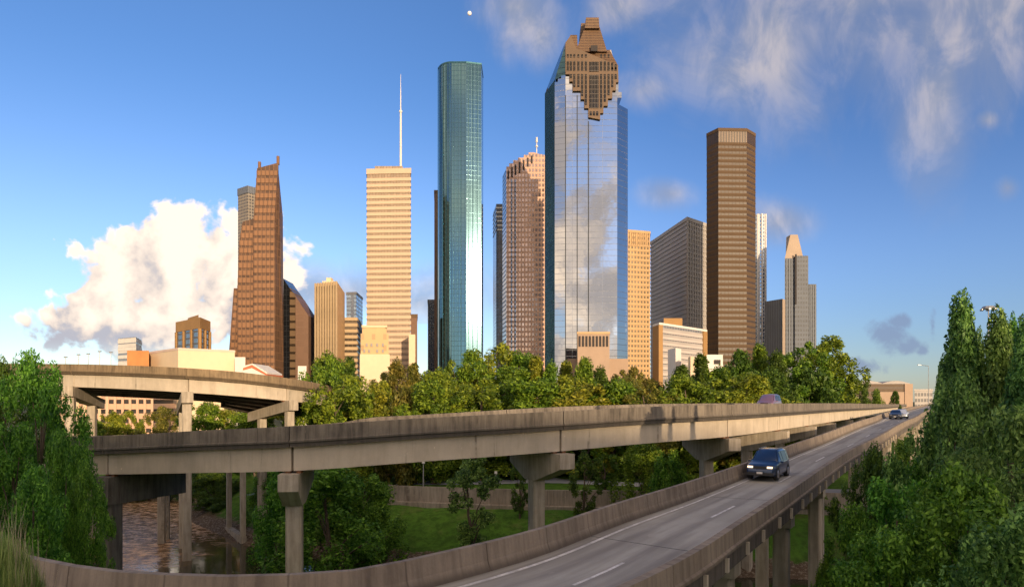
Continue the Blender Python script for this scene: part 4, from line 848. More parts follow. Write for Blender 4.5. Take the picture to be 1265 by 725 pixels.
# 26 arena
b_ = bld('arena', 'low brown brick arena with two shallow curved pale roofs at the end of the road', PX(1095, 330), 330, cat='building'); zA = PZ(474, 330)
body(b_, [(PX(1055, 330), 330), (PX(1117, 330), 330), (PX(1117, 330) + 6, 372), (PX(1055, 330) + 4, 372)], zA, M['arena']); body(b_, [(PX(1117, 330) + .01, 329.5), (PX(1127, 330), 329.5), (PX(1127, 330) + 4, 365), (PX(1117, 330) + 6.2, 365)], zA, M['tan_stone'], 'end_wall')
for (xa, xb_) in ((1056, 1090), (1090, 1124)):
    mb = MB(); n = 10; pv = None
    for i in range(n + 1):
        t_ = i / n; X = PX(xa + (xb_ - xa) * t_, 331); Z = zA + 1.3 * math.sin(math.pi * t_) + .3
        if pv: mb.face([(pv[0], 331, zA - .3), (X, 331, zA - .3), (X, 331, Z), (pv[0], 331, pv[1])]); mb.face([(pv[0], 331, pv[1]), (X, 331, Z), (X + 3, 368, Z), (pv[0] + 3, 368, pv[1])])
        pv = (X, Z)
    mb.build('roof_shell', M['mem_white'], b_)
mb = MB(); mb.prism(flat(1086, 1117, 328, 1.2), GZ, PZ(484, 328)); mb.build('entrance_wall', M['tan_stone'], b_)
fp = flat(1130, 1152, 480, 25); b_ = bld('office_building', 'small grey block at the far end of the road, right of the arena', fp[0][0], 480, cat='building'); body(b_, fp, PZ(481, 480), M['grey_grid']); ring(b_, fp, PZ(481, 480) - 1, 1.3, .4, M['grey_pre'], 'parapet')
fp = flat(1139, 1150, 470, 15); 
# 27 parking garage under the upper flyover
b_ = bld('parking_garage', 'salmon pink parking garage with dark openings seen under the upper flyover', PX(145, 235), 235, cat='building')
fp, z = box3(70, 484, 128, 487, 187, 488, 200); fp = [(PX(70, 214), 214), (PX(133, 205), 205), (PX(188, 210), 210), (PX(188, 210) - 8, 240), (PX(70, 214) - 4, 240)]; z = PZ(484, 205)
z += 6; body(b_, offset_fp(fp, -.6), z - .2, M['void'], 'interior')
zz = GZ
while zz < z: ring(b_, fp, zz, 1.75, .0, M['garage'], 'floor_band'); zz += 3.1
for i in (0, 1): fins(b_, fp[i], fp[i + 1], 8 if i == 0 else 7, .7, .5, GZ, z, M['cream'] if i == 0 else M['garage'], 'column', .001)
# unseen block added behind the viewer to keep the foreground in shade
b_ = bld('shade_block', 'long brick block added unseen behind the viewpoint to cast the evening shade', 166, -330, cat='building')
SBY = -330; ZT = 15.3 + (52 + 330) * math.tan(R(SUN_EL)) / math.cos(R(SUN_AZ)); mb = MB(); mb.prism([(88, SBY - 18), (245, SBY - 18), (245, SBY), (88, SBY)], 4, ZT); mb.build('wall', plain('red brown brick', (0.22, 0.12, 0.08), .85), b_)
for k in range(12):
    for fl in range(8): mb = MB(); mb.box((96 + k * 12.8, SBY + .02, 14 + fl * 9), (9, .2, 3.6)); mb.build('window', M['slate_glass'], b_)  # window boxes dressing the added shade block
# ------------------------------------------------------------------ park: wall, path, lamps
rw = MB(); X = -16.0; pts_ = []
while X <= 46:
    y = 62
    while chan(X, y)[0] < 11.9: y += .1
    pts_.append((X, y)); X += 1.5
uacc = 0
for i in range(len(pts_) - 1):
    p, q = pts_[i], pts_[i + 1]; u1 = rw.wall(p, q, 4.2, 7.15, uacc); rw.face([(*p, 7.15), (*q, 7.15), (q[0], q[1] + .35, 7.15), (p[0], p[1] + .35, 7.15)]); rw.wall((p[0], p[1] - .9), (q[0], q[1] - .9), 4.0, 5.25, uacc)
    rw.face([(p[0], p[1] - .9, 5.25), (q[0], q[1] - .9, 5.25), (q[0], q[1], 5.25), (p[0], p[1], 5.25)]); uacc = u1
M['parkwall'] = concrete('park wall concrete', (0.42, 0.36, 0.28), (0.20, 0.165, 0.125), .9, 1.5, .5)
tag(rw.build('retaining_wall', M['parkwall']), 'low stained concrete retaining wall curving between the two lawns under the flyover', 'wall')
M['path'] = plain('pale path concrete', (0.36, 0.37, 0.40), .85, 0, .1, .5)
def ribbon(pts, wd, name, mat, dz=.06):
    p = Path([(x, y, 0) for x, y in pts]); mb = MB(); n = int(p.L / 1.5); pv = None
    for i in range(n + 1):
        d = p.L * i / n; c = p.at(d); r = p.right(d); cr = [c + r * (wd * k) for k in (.5, .17, -.17, -.5)]; zz = max(hgt(v.x, v.y) for v in cr) + dz
        cur = (c + r * wd / 2 + Vector((0, 0, zz)), c - r * wd / 2 + Vector((0, 0, zz)))
        if pv: mb.face([pv[0], cur[0], cur[1], pv[1]])
        pv = cur
    return tag(mb.build(name, mat), kind='structure')
ribbon([(-40, 97), (-20, 91), (-8, 89), (4, 91), (12, 89), (26, 84), (44, 80), (70, 78)], 4.2, 'path', M['path'])
ribbon([(-6, 118), (-1, 106), (3, 96), (6, 91)], 4.5, 'path', M['path'], .07)
def lamp(px, Y, top, label):
    x = PX(px, Y); g = hgt(x, Y) - .1; zt = PZ(top, Y); b0 = empty('lamp_post', (x, Y, g), label, 'lamp')
    mb = MB(); mb.tube((x, Y, g), (x, Y, zt), .11, .07, 8); mb.build('post', M['steel'], b0); mb = MB(); mb.tube((x, Y, zt), (x, Y, zt + .35), .22, .16, 8); mb.build('lamp_head', M['whitew'], b0)
lamp(523, 84, 572, 'pale lamp post on the lawn left of the dark slim tree')
lamp(612.5, 86, 585, 'thin lamp post behind the retaining wall, right of the dark slim tree')
lamp(758, 96, 560, 'lamp post on the far lawn beyond the second flyover pier')
# high mast and distant light poles
def mast(px, Y, top, r, head, label, name='light_mast', group=None):
    x = PX(px, Y); g = GZ; zt = PZ(top, Y); b0 = empty(name, (x, Y, g), label, 'light mast', group); mb = MB(); mb.tube((x, Y, g), (x, Y, zt), r, r * .5, 8); mb.build('pole', M['steel'], b0)
    mb = MB()
    if head == 'ring': mb.tube((x, Y, zt - .3), (x, Y, zt + .3), 1.5, 1.1, 12); [mb.box((x + 1.4 * math.cos(k * 1.05), Y + 1.4 * math.sin(k * 1.05), zt - .45), (.5, .5, .35)) for k in range(6)]
    elif head == 'arm': mb.tube((x, Y, zt), (x - 2.2, Y, zt + .3), .09, .07, 6); mb.box((x - 2.5, Y, zt + .28), (.9, .35, .18))
    else: mb.box((x, Y, zt), (1.5, .5, .5))
    mb.build('lamp_head', M['steel'], b0)
mast(1221, 150, 380, .22, 'ring', 'tall high mast light with a round head rising above the right hand trees')
mast(1147, 175, 452, .12, 'arm', 'slender street light pole beside the far end of the road')
for i, (x, t, l) in enumerate(((81, 441, 'leftmost'), (97, 438, 'second from left'), (109, 437, 'middle'), (123, 434, 'tallest, fourth from left'), (137, 435, 'rightmost'))):
    mast(x, 300, t, .25, 'box', l + ' of the five small light poles above the upper flyover', group='light poles behind the upper flyover')
# concrete bents in the bayou and on its bank
def bent(px0, px1, Y0, Y1, ztop, cw, label, low=False):
    a0 = Vector((PX(px0, Y0), Y0, 0)); a1 = Vector((PX(px1, Y1), Y1, 0)); e = a1 - a0; rz = math.atan2(e.y, e.x); c = (a0 + a1) / 2; gz = min(hgt(a0.x, a0.y), hgt(a1.x, a1.y)) - .5
    b0 = empty('pile_bent', (c.x, c.y, gz), label, 'bridge pier')
    for q in (a0, a1): mb = MB(); mb.box((q.x, q.y, (gz + ztop) / 2), (cw, cw, ztop - gz), rz); mb.build('column', M['pier'], b0)
    mb = MB(); mb.box((c.x, c.y, ztop + .45), (e.length + 1.4, cw * 1.3, .9), rz); mb.build('cap_beam', M['pier'], b0)
    if low: mb = MB(); mb.box((c.x, c.y, gz + .9), (e.length + cw + .3, cw * 1.2, .9), rz); mb.build('base_beam', M['pier'], b0)
bent(199.5, 205, 82, 84.5, 11.0, .8, 'pair of slim columns close together standing in the bayou left of the taller flyover pier')
bent(283, 300, 88, 82, 9.6, .6, 'small concrete frame with two thin legs standing on the grassy bank', True)
ob = empty('old_footbridge', (PX(240, 84), 84, 11.9), 'dark low pipe bridge deck hidden behind the flyover girder over the bayou', 'bridge')
mb = MB(); p0, p1 = Vector((PX(150, 88), 88, 0)), Vector((PX(335, 84), 84, 0)); e = p1 - p0; c = (p0 + p1) / 2; mb.box((c.x, c.y, 12.2), (e.length, 1.6, .6), math.atan2(e.y, e.x)); mb.build('deck', M['soff'], ob)
# ------------------------------------------------------------------ vegetation
LM = {
 'G': leaf_mat('mid green leaves', (0.122, 0.220, 0.017), (0.268, 0.354, 0.029), (0.049, 0.122, 0.012)),
 'Y': leaf_mat('yellow green leaves', (0.220, 0.256, 0.020), (0.390, 0.378, 0.034), (0.098, 0.159, 0.015)),
 'O': leaf_mat('olive leaves', (0.171, 0.171, 0.027), (0.293, 0.244, 0.044), (0.085, 0.110, 0.017)),
 'D': leaf_mat('dark green leaves', (0.067, 0.140, 0.017), (0.146, 0.220, 0.027), (0.027, 0.067, 0.010)),
 'N': leaf_mat('fresh green leaves', (0.08, 0.23, 0.02), (0.20, 0.38, 0.04), (0.025, 0.11, 0.012)),
 'B': leaf_mat('cool green leaves', (0.07, 0.19, 0.035), (0.27, 0.44, 0.10), (0.014, 0.065, 0.016)),
}
bark = plain('grey brown bark', (0.11, 0.08, 0.055), .9, 0, .3, 3)
def crown_mesh(seed, kind, H, W, n, leaf, nclump, up=0.0, rclump=.13):
    """leaf-sized faces gathered in clumps through the crown's volume; crown spans z 0..H, radius W/2"""
    rg = np.random.default_rng(seed); cs = []; ph = rg.uniform(0, 6.28, 4)
    def env(t, an):
        if kind == 'round': r = math.sin(math.pi * min(1, max(0, (t * .93 + .05)))) ** .55
        elif kind == 'spire': r = (0.45 + .55 * min(1, t / .2)) * (1 - max(0, t - .2) / .8) ** .62 if t < .999 else 0
        elif kind == 'willow': r = (math.sin(math.pi * min(1, t * .62 + .36)) ** .5) if t > .02 else .6
        else: r = (1 - t * t) ** .5
        return r * (1 + .20 * math.sin(3 * an + ph[0] + 4 * t) + .14 * math.sin(5 * an + ph[1] - 7 * t) + .1 * math.sin(9 * t + ph[2]))
    while len(cs) < nclump:
        t = rg.uniform(0.0, 1.0); an = rg.uniform(0, 2 * math.pi); rr = env(t, an) * rg.choice([.7, 1, 1, 1.18]) * W / 2 * (rg.uniform(.25, 1) ** .45) * .9
        cs.append((rr * math.cos(an), rr * math.sin(an), t * H * .94 + .02 * H, rg.uniform(.6, 1.35)))
    cs = np.array(cs); wt = cs[:, 3] ** 2; idx = rg.choice(len(cs), n, p=wt / wt.sum())
    C0 = cs[idx, :3]; rc = (W * rclump * cs[idx, 3])[:, None]
    dv = rg.normal(size=(n, 3)); dv /= np.linalg.norm(dv, axis=1)[:, None]; rad = rg.uniform(0, 1, (n, 1)) ** .42
    sh = np.array([1, 1, 1.15 if kind != 'willow' else 1.9]) if kind != 'spire' else np.array([.95, .95, 1.5])
    pos = C0 + dv * rad * rc * sh
    if kind == 'spire': pos[:, :2] *= 1 - .12 * np.clip(pos[:, 2:3] / H, 0, 1)
    nrm = dv * .8 + rg.normal(size=(n, 3)) * .65 + np.array([0, 0, .35]); nrm /= np.linalg.norm(nrm, axis=1)[:, None]
    rnd = rg.normal(size=(n, 3)) + np.array([0, 0, up * 2.0]); tx = np.cross(nrm, rnd); tx /= np.linalg.norm(tx, axis=1)[:, None]; ty = np.cross(nrm, tx)
    s = (leaf * rg.uniform(.40, 1.5, (n, 1))); L = s; Wd = s * .48
    fold = nrm * s * .12
    v = np.stack([pos - ty * L, pos + tx * Wd - fold, pos + ty * L, pos - tx * Wd - fold], 1).reshape(-1, 3)
    v[:, 2] = np.maximum(v[:, 2], -.05 * H)
    me = bpy.data.meshes.new('crown'); me.vertices.add(4 * n); me.vertices.foreach_set('co', v.astype(np.float32).ravel()); me.loops.add(4 * n); me.loops.foreach_set('vertex_index', np.arange(4 * n, dtype=np.int32))
    me.polygons.add(n); me.polygons.foreach_set('loop_start', np.arange(0, 4 * n, 4, dtype=np.int32)); me.polygons.foreach_set('loop_total', np.full(n, 4, dtype=np.int32)); me.update(calc_edges=True)
    return me, cs
def trunk_mb(H, W, cs, seed, hidden_from=0.0, nl=9, rad=None):
    """trunk from z=-1 up, tapered, limbs reaching clumps; crown starts at hidden_from*H"""
    rr = random.Random(seed); mb = MB(); r0 = rad or H * .022; n = 6; pts = [Vector((0, 0, -1.0))]; x = y = 0
    for k in range(1, n + 1): x += rr.uniform(-.02, .02) * H; y += rr.uniform(-.02, .02) * H; pts.append(Vector((x, y, H * .86 * k / n)))
    R_ = lambda k: r0 * (1 - .82 * k / n)
    for k in range(n): mb.tube(pts[k], pts[k + 1], R_(k), R_(k + 1), 7, False)
    for k in range(nl):
        c = cs[rr.randrange(len(cs))]; tgt = Vector((c[0], c[1], c[2] + hidden_from * H)); hz = max(.12 * H, tgt.z - rr.uniform(.12, .3) * H - .35 * math.hypot(c[0], c[1])); t = min(.95, hz / (H * .86)) * n; i = min(n - 1, int(t)); b0 = pts[i].lerp(pts[i + 1], t - i)
        mid = b0.lerp(tgt, .5) + Vector((0, 0, .04 * H)); rb = R_(t) * .55; mb.tube(b0, mid, rb, rb * .6, 5, False); mb.tube(mid, tgt, rb * .6, rb * .2, 5, False)
    return mb
VAR = {}
def variant(key, seed, kind, H, W, n, leaf, ncl, up=0, rc=.13, base=.12, nl=9):
    me, cs = crown_mesh(seed, kind, H * (1 - base), W, n, leaf, ncl, up, rc); tm = trunk_mb(H, W, cs, seed, base, nl)
    t_ = bpy.data.meshes.new('trunk'); t_.from_pydata([tuple(p) for p in tm.v], [], tm.f); ul = t_.uv_layers.new(); ul.data.foreach_set('uv', np.array(tm.uv, dtype=np.float32).ravel()); t_.materials.append(bark); t_.polygons.foreach_set('use_smooth', [True] * len(t_.polygons))
    VAR.setdefault(key, []).append((me, t_, H, W, base))
for i in range(4): variant('far', 20 + i, 'round', 15, 9, 17000, .19, 110, .5, .085, .04)
for i in range(3): variant('farspire', 40 + i, 'spire', 16, 7, 13000, .18, 80, 1.0, .10, .03)
for i in range(3): variant('mid', 60 + i, 'willow', 10, 7, 16000, .13, 110, 0, .085, .03)
for i in range(2): variant('slim', 70 + i, 'round', 10, 4.5, 8000, .13, 60, 0, .10, .10)
for i in range(3): variant('near', 80 + i, 'round', 12, 7.5, 44000, .10, 120, 0.4, .085, .06, 18)
for i in range(2): variant('nearspire', 90 + i, 'spire', 16, 8.0, 62000, .11, 85, .1, .085, .04, 22)
for i in range(3): variant('bush', 95 + i, 'bush', 5, 6.5, 16000, .11, 90, .4, .10, .0)
for i in range(2): variant('farbush', 99 + i, 'bush', 5, 7, 8000, .16, 60, .4, .10, .0)
CM = {}; WF = {'far': 1.6, 'farspire': 1.9, 'farbush': 1.3, 'near': 1.3, 'nearspire': 1.35, 'mid': 1.15, 'slim': 1.1}
cnt = {}
def tree(key, px, py, Y, wpx, lm, label, zb=None, name='tree', group=None, cat='tree'):
    k = cnt.get(key, 0); cnt[key] = k + 1; me, tm, H, W, base = VAR[key][k % len(VAR[key])]
    x = PX(px, Y); g = hgt(x, Y) - .1 if zb is None else zb; h = PZ(py, Y) - g; wd = wpx / F * Y
    ck = (me.name, lm)
    if ck not in CM: m2 = me.copy(); m2.materials.clear(); m2.materials.append(LM[lm]); CM[ck] = m2
    b0 = empty(name, (x, Y, g), label, cat, group, random.uniform(0, 6.28)); wd *= WF.get(key, 1); sx, sz = wd / W, h / H
    c = bpy.data.objects.new('crown', CM[ck]); col.objects.link(c); c.parent = b0; c.location = (0, 0, base * h); c.scale = (sx, sx, sz)
    t = bpy.data.objects.new('trunk', tm); col.objects.link(t); t.parent = b0; t.scale = (sx, sx, sz)
    return b0
LINE = 'trees of the long tree line behind the middle flyover'
TL = [
 ('far', 402, 438, 92, 46, 'G', 'bushy green tree hiding the right end of the upper flyover'),
 ('far', 412, 436, 96, 60, 'G', 'full green tree in front of the ribbed beige tower'),
 ('farspire', 432, 440, 104, 30, 'D', 'dark pointed tree between the ribbed tower and the town hall'),
 ('far', 446, 466, 92, 62, 'Y', 'low yellow green tree just left of the town hall'),
 ('far', 470, 470, 98, 40, 'Y', 'small yellow green tree standing in front of the town hall wing'),
 ('farspire', 491, 443, 112, 34, 'O', 'olive brown tree at the foot of the cream banded tower'),
 ('far', 478, 458, 120, 36, 'O', 'sparse olive tree between the town hall and the banded tower'),
 ('farspire', 513, 446, 114, 30, 'O', 'narrow olive tree under the brown annex of the banded tower'),
 ('farbush', 500, 486, 90, 62, 'O', 'olive thicket below the foot of the banded tower'),
 ('far', 540, 456, 96, 48, 'G', 'round green tree under the slate blue sliver tower'),
 ('far', 562, 443, 110, 46, 'G', 'green tree at the left foot of the teal tower'),
 ('far', 586, 432, 112, 50, 'G', 'tall green tree at the right foot of the teal tower'),
 ('far', 612, 421, 116, 58, 'Y', 'tallest yellow green tree between the teal and the pink tower'),
 ('far', 640, 434, 112, 46, 'G', 'leafy green tree below the left half of the pink tower'),
 ('farspire', 662, 438, 108, 36, 'Y', 'feathery yellow green tree below the right half of the pink tower'),
 ('farspire', 682, 446, 106, 30, 'G', 'pointed green tree at the dark left face of the tallest tower'),
 ('farspire', 700, 444, 110, 30, 'Y', 'pointed light green tree before the bright mirror face of the tallest tower'),
 ('farspire', 722, 440, 104, 34, 'G', 'tall pointed green tree in front of the square tan stone building'),
 ('farspire', 741, 452, 110, 30, 'D', 'dark narrow tree by the right edge of the square tan stone building'),
 ('far', 762, 455, 116, 44, 'O', 'rounded olive tree below the right corner of the tallest tower'),
 ('far', 786, 453, 118, 36, 'O', 'olive tree in front of the gold gridded tower'),
 ('farbush', 776, 478, 98, 70, 'O', 'wide olive thicket under the gold gridded tower'),
 ('far', 812, 466, 118, 44, 'O', 'low olive tree in front of the ochre end of the ribbon windowed building'),
 ('farspire', 843, 449, 112, 36, 'D', 'dark tree just right of the small white block'),
 ('farspire', 866, 436, 118, 36, 'D', 'dark tree below the gap beside the bronze octagon'),
 ('farbush', 840, 474, 96, 66, 'G', 'bright green thicket below the small white block'),
 ('farspire', 889, 452, 108, 40, 'D', 'dark tree before the low white building with one window'),
 ('farspire', 913, 430, 114, 40, 'D', 'tall dark tree before the middle of the bronze octagon'),
 ('farspire', 938, 424, 116, 34, 'G', 'tall tree in front of the slim bright white tower'),
 ('farspire', 959, 433, 112, 34, 'D', 'dark narrow tree in front of the plain grey slab tower'),
 ('far', 920, 462, 94, 70, 'Y', 'broad light green tree left of the red and blue car'),
 ('far', 990, 420, 128, 52, 'G', 'big green tree in front of the tower with the pointed roof'),
 ('far', 1021, 415, 132, 60, 'G', 'biggest free standing green tree right of the pointed tower'),
 ('farbush', 1000, 464, 122, 80, 'D', 'dark undergrowth under the two biggest green trees'),
 ('far', 1062, 468, 190, 24, 'D', 'small dark tree left of the brown arena'),
 ('farbush', 1084, 484, 220, 18, 'G', 'low green bush in front of the left end of the arena'),
 ('farspire', 1106, 482, 240, 12, 'D', 'small pointed tree in front of the arena entrance'),
 ('far', 660, 468, 94, 80, 'G', 'wide green tree in front row below the pink tower'),
 ('far', 590, 466, 92, 80, 'G', 'wide green tree in front row below the teal tower'),
 ('far', 725, 474, 94, 76, 'Y', 'yellow green front row tree below the tan stone building'),
 ('far', 878, 466, 98, 62, 'G', 'green front row tree left of the bronze octagon foot'),
 ('far', 536, 470, 88, 62, 'G', 'front row green tree left of the teal tower, above the flyover'),
 ('far', 560, 462, 102, 60, 'Y', 'light green tree between the slate sliver tower and the teal tower'),
 ('far', 628, 452, 104, 70, 'G', 'rounded green tree just left below the pink tower'),
 ('far', 690, 462, 98, 66, 'Y', 'light green crown below the left half of the tallest tower'),
 ('far', 756, 468, 94, 66, 'G', 'green crown below the right edge of the tallest tower'),
 ('far', 800, 472, 92, 60, 'O', 'olive front row tree right of the gold gridded tower foot'),
 ('far', 846, 464, 94, 60, 'G', 'green front row tree below the small white block'),
 ('far', 902, 452, 108, 60, 'G', 'round green tree below the left half of the bronze octagon'),
 ('far', 950, 456, 106, 60, 'D', 'dark round tree below the plain grey slab tower'),
 ('far', 966, 448, 124, 52, 'G', 'green tree just left of the two biggest trees'),
 ('far', 1040, 452, 140, 22, 'D', 'dark tree at the right edge of the long tree line'),
 ('far', 422, 462, 84, 62, 'G', 'front row green tree below the ribbed beige tower'),
]
for t in TL: tree(*t, group=LINE)
LF = 'trees seen under the upper flyover'
for (px, py, Y, wp, lm, lb) in ((135, 508, 150, 34, 'Y', 'small yellow green tree in front of the left part of the parking garage'), (112, 516, 140, 26, 'G', 'low green bushy tree at the left corner of the parking garage'), (158, 507, 145, 30, 'Y', 'light green tree in front of the right part of the parking garage'), (205, 500, 140, 34, 'O', 'olive tree between the parking garage and the flyover pier'),
   (252, 496, 118, 44, 'G', 'green tree right of the first pier of the upper flyover'), (285, 495, 122, 44, 'Y', 'yellow green tree midway between the two upper flyover piers'), (316, 497, 115, 40, 'G', 'green tree left of the second upper flyover pier'), (345, 500, 118, 36, 'Y', 'yellow green tree behind the second upper flyover pier')):
    tree('far', px, py, Y, wp, lm, lb, group=LF)
BK = 'trees below the middle flyover'
for (key, px, py, Y, wp, lm, lb) in (
   ('mid', 408, 574, 66, 128, 'N', 'large drooping green tree on the bank right of the nearest flyover pier'),
   ('mid', 450, 588, 70, 90, 'N', 'drooping green tree at the edge of the lawn'),
   ('mid', 350, 582, 72, 66, 'N', 'leafy bank tree left of the nearest flyover pier'),
   ('slim', 585, 560, 70, 56, 'B', 'dark slim tree standing on the lawn before the retaining wall'),
   ('slim', 642, 556, 76, 26, 'D', 'thin tree with bare lower trunk left of the second pier'),
   ('slim', 722, 556, 74, 40, 'D', 'loose dark tree just right of the second flyover pier'),
   ('slim', 748, 560, 82, 34, 'D', 'thin trunked tree above the far end of the retaining wall'),
   ('mid', 795, 548, 74, 66, 'G', 'round light green tree between the second and third flyover piers'),
   ('mid', 826, 560, 66, 60, 'N', 'green shrubby tree left of the third flyover pier'),
   ('mid', 915, 545, 96, 60, 'O', 'olive tree behind the third flyover pier'),
   ('mid', 885, 545, 110, 50, 'G', 'green tree far behind the third flyover pier'),
   ('mid', 185, 575, 118, 60, 'D', 'dark tree on the far bank left of the column pair'),
   ('mid', 262, 578, 104, 60, 'D', 'dark green tree on the bank behind the flyover pier in the water'),
   ('mid', 232, 575, 118, 50, 'B', 'shadowy tree behind the columns in the bayou'),
   ('mid', 330, 578, 86, 44, 'N', 'green tree behind the concrete frame on the bank'),
   ('slim', 492, 556, 102, 34, 'D', 'small tree at the left end of the park path'),
   ('slim', 556, 552, 104, 40, 'D', 'shade tree on the far lawn left of the path fork'),
   ('slim', 640, 548, 108, 46, 'G', 'shade tree on the far lawn at the path fork'),
   ('slim', 690, 545, 110, 50, 'D', 'shade tree hidden behind the second flyover pier'),
 ): tree(key, px, py, Y, wp, lm, lb, group=BK)
RT = 'trees and bushes in the right foreground'
for (key, px, py, Y, wp, lm, lb) in (
   ('nearspire', 1187, 372, 28, 104, 'B', 'tall pointed leafy tree, the higher peak of the right foreground'),
   ('nearspire', 1232, 388, 27, 96, 'B', 'second pointed tree right behind the tallest one in the right foreground'),
   ('nearspire', 1268, 400, 25, 100, 'B', 'pointed leafy tree cut off by the right picture edge'),
  ('nearspire', 1168, 446, 29, 60, 'B', 'small pointed tree at the left shoulder of the tallest foreground tree'),
   ('nearspire', 1209, 416, 29, 44, 'B', 'slim pointed tree between the two highest foreground peaks'),
   ('nearspire', 1250, 396, 30, 44, 'N', 'light green pointed tree near the right picture edge'),
   ('near', 1178, 470, 25, 110, 'B', 'broad leafy tree below the tallest pointed tree'),
   ('near', 1245, 500, 21, 150, 'B', 'broad leafy tree low at the right picture edge'),
   ('near', 1140, 560, 27, 90, 'N', 'bushy green tree beside the viaduct where its columns disappear'),
   ('near', 1074, 556, 30, 62, 'D', 'conical dark green tree touching the viaduct barrier'),
   ('near', 1110, 590, 23, 130, 'N', 'fresh green tree in the middle of the right foreground'),
   ('near', 1064, 618, 24, 70, 'N', 'bright green bushy tree next to the nearest viaduct column'),
   ('near', 1190, 585, 19, 170, 'N', 'dark leafy tree below the pointed trees'),
   ('near', 1096, 650, 19, 140, 'N', 'fresh green tree at the bottom edge of the picture right of the column'),
   ('near', 1250, 620, 16, 180, 'B', 'leafy tree in the bottom right corner of the picture'),
   ('near', 1018, 690, 25, 34, 'N', 'low green bush at the foot of the nearest viaduct column'),
   ('near', 1120, 540, 42, 70, 'G', 'tree behind the conical tree where the viaduct runs on'),
   ('farbush', 1100, 568, 78, 44, 'D', 'dark hedge like bush behind the far viaduct columns'),
 ): tree(key, px, py, Y, wp, lm, lb, group=RT)
LT = 'trees in the left foreground'
for (key, px, py, Y, wp, lm, lb) in (
   ('near', 46, 430, 36, 84, 'N', 'tall bright green tree at the left in front of the upper flyover'),
   ('near', 8, 450, 40, 80, 'D', 'darker green tree cut off by the left picture edge'),
   ('near', 14, 520, 33, 90, 'N', 'green tree low at the left picture edge'),
   ('near', 80, 528, 30, 54, 'N', 'light green young tree in front of the left end of the middle flyover'),
   ('near', 108, 576, 28, 50, 'N', 'thin loose green tree right of the young tree, before the dark pier'),
   ('near', 44, 575, 26, 80, 'N', 'shaded green tree behind the grassy knoll at the bottom left'),
 ): tree(key, px, py, Y, wp, lm, lb, group=LT)
# bank undergrowth
for (px, Y, wp, hpx, lm, lb) in ((262, 99, 40, 14, 'D', 'dark bush at the waterline behind the bayou columns'), (352, 80, 40, 16, 'D', 'low dark bush at the waterline near the drooping trees'), (120, 78, 60, 26, 'N', 'bush at the foot of the dark left pier'), (905, 77, 50, 18, 'O', 'dry olive bush on the bank seen under the viaduct'), (985, 78, 60, 22, 'G', 'green bush on the bank behind the nearest viaduct column'), (840, 82, 50, 20, 'G', 'low bush behind the barrier between the flyover piers')):
    x = PX(px, Y); g = hgt(x, Y); tree('farbush', px, HY - (g - EYE) * F / Y - hpx, Y, wp, lm, lb, name='bush', cat='bush')
# foreground grass tufts on the knoll
def grass(name, label, n, area, hr, leafm, seed, lean=.25, wd=.006):
    rg = random.Random(seed); mb = MB()
    for k in range(n):
        x, y = area(rg); g = hgt(x, y) - .03; h = rg.uniform(*hr); an = rg.uniform(0, 6.28); lx, ly = math.cos(an) * h * lean * rg.random(), math.sin(an) * h * lean * rg.random(); px_, py_ = -math.sin(an) * wd, math.cos(an) * wd
        p0 = Vector((x, y, g)); p1 = p0 + Vector((lx * .35, ly * .35, h * .55)); p2 = p0 + Vector((lx, ly, h)); e = Vector((px_, py_, 0)); mb.face([p0 - e, p0 + e, p1 + e * .8, p1 - e * .8]); mb.face([p1 - e * .8, p1 + e * .8, p2])
    return mb.build(name, leafm, origin=(0, 0, 0))
LM['grass'] = leaf_mat('grass blades', (0.22, 0.33, 0.07), (0.42, 0.46, 0.15), (0.12, 0.20, 0.04)); LM['straw'] = leaf_mat('dry grass stalks', (0.42, 0.36, 0.19), (0.55, 0.47, 0.27), (0.2, 0.18, 0.08))
def tuft_area(rg):
    px = rg.triangular(-60, 120, 15); Y = rg.uniform(7.4, 9.4); return PX(px, Y), Y
tag(grass('grass', 'tuft of tall grass', 9000, tuft_area, (.15, .55), LM['grass'], 5), kind='stuff')
def stalk_area(rg):
    px = rg.choice((8, 20, 30, 45, 60, 70, 140, 165)) + rg.uniform(-14, 14); Y = rg.uniform(7.6, 9.2); return PX(px, Y), Y
tag(grass('dry_grass', 'dry stalks', 230, stalk_area, (.6, 1.15), LM['straw'], 9, .22, .004), kind='stuff')
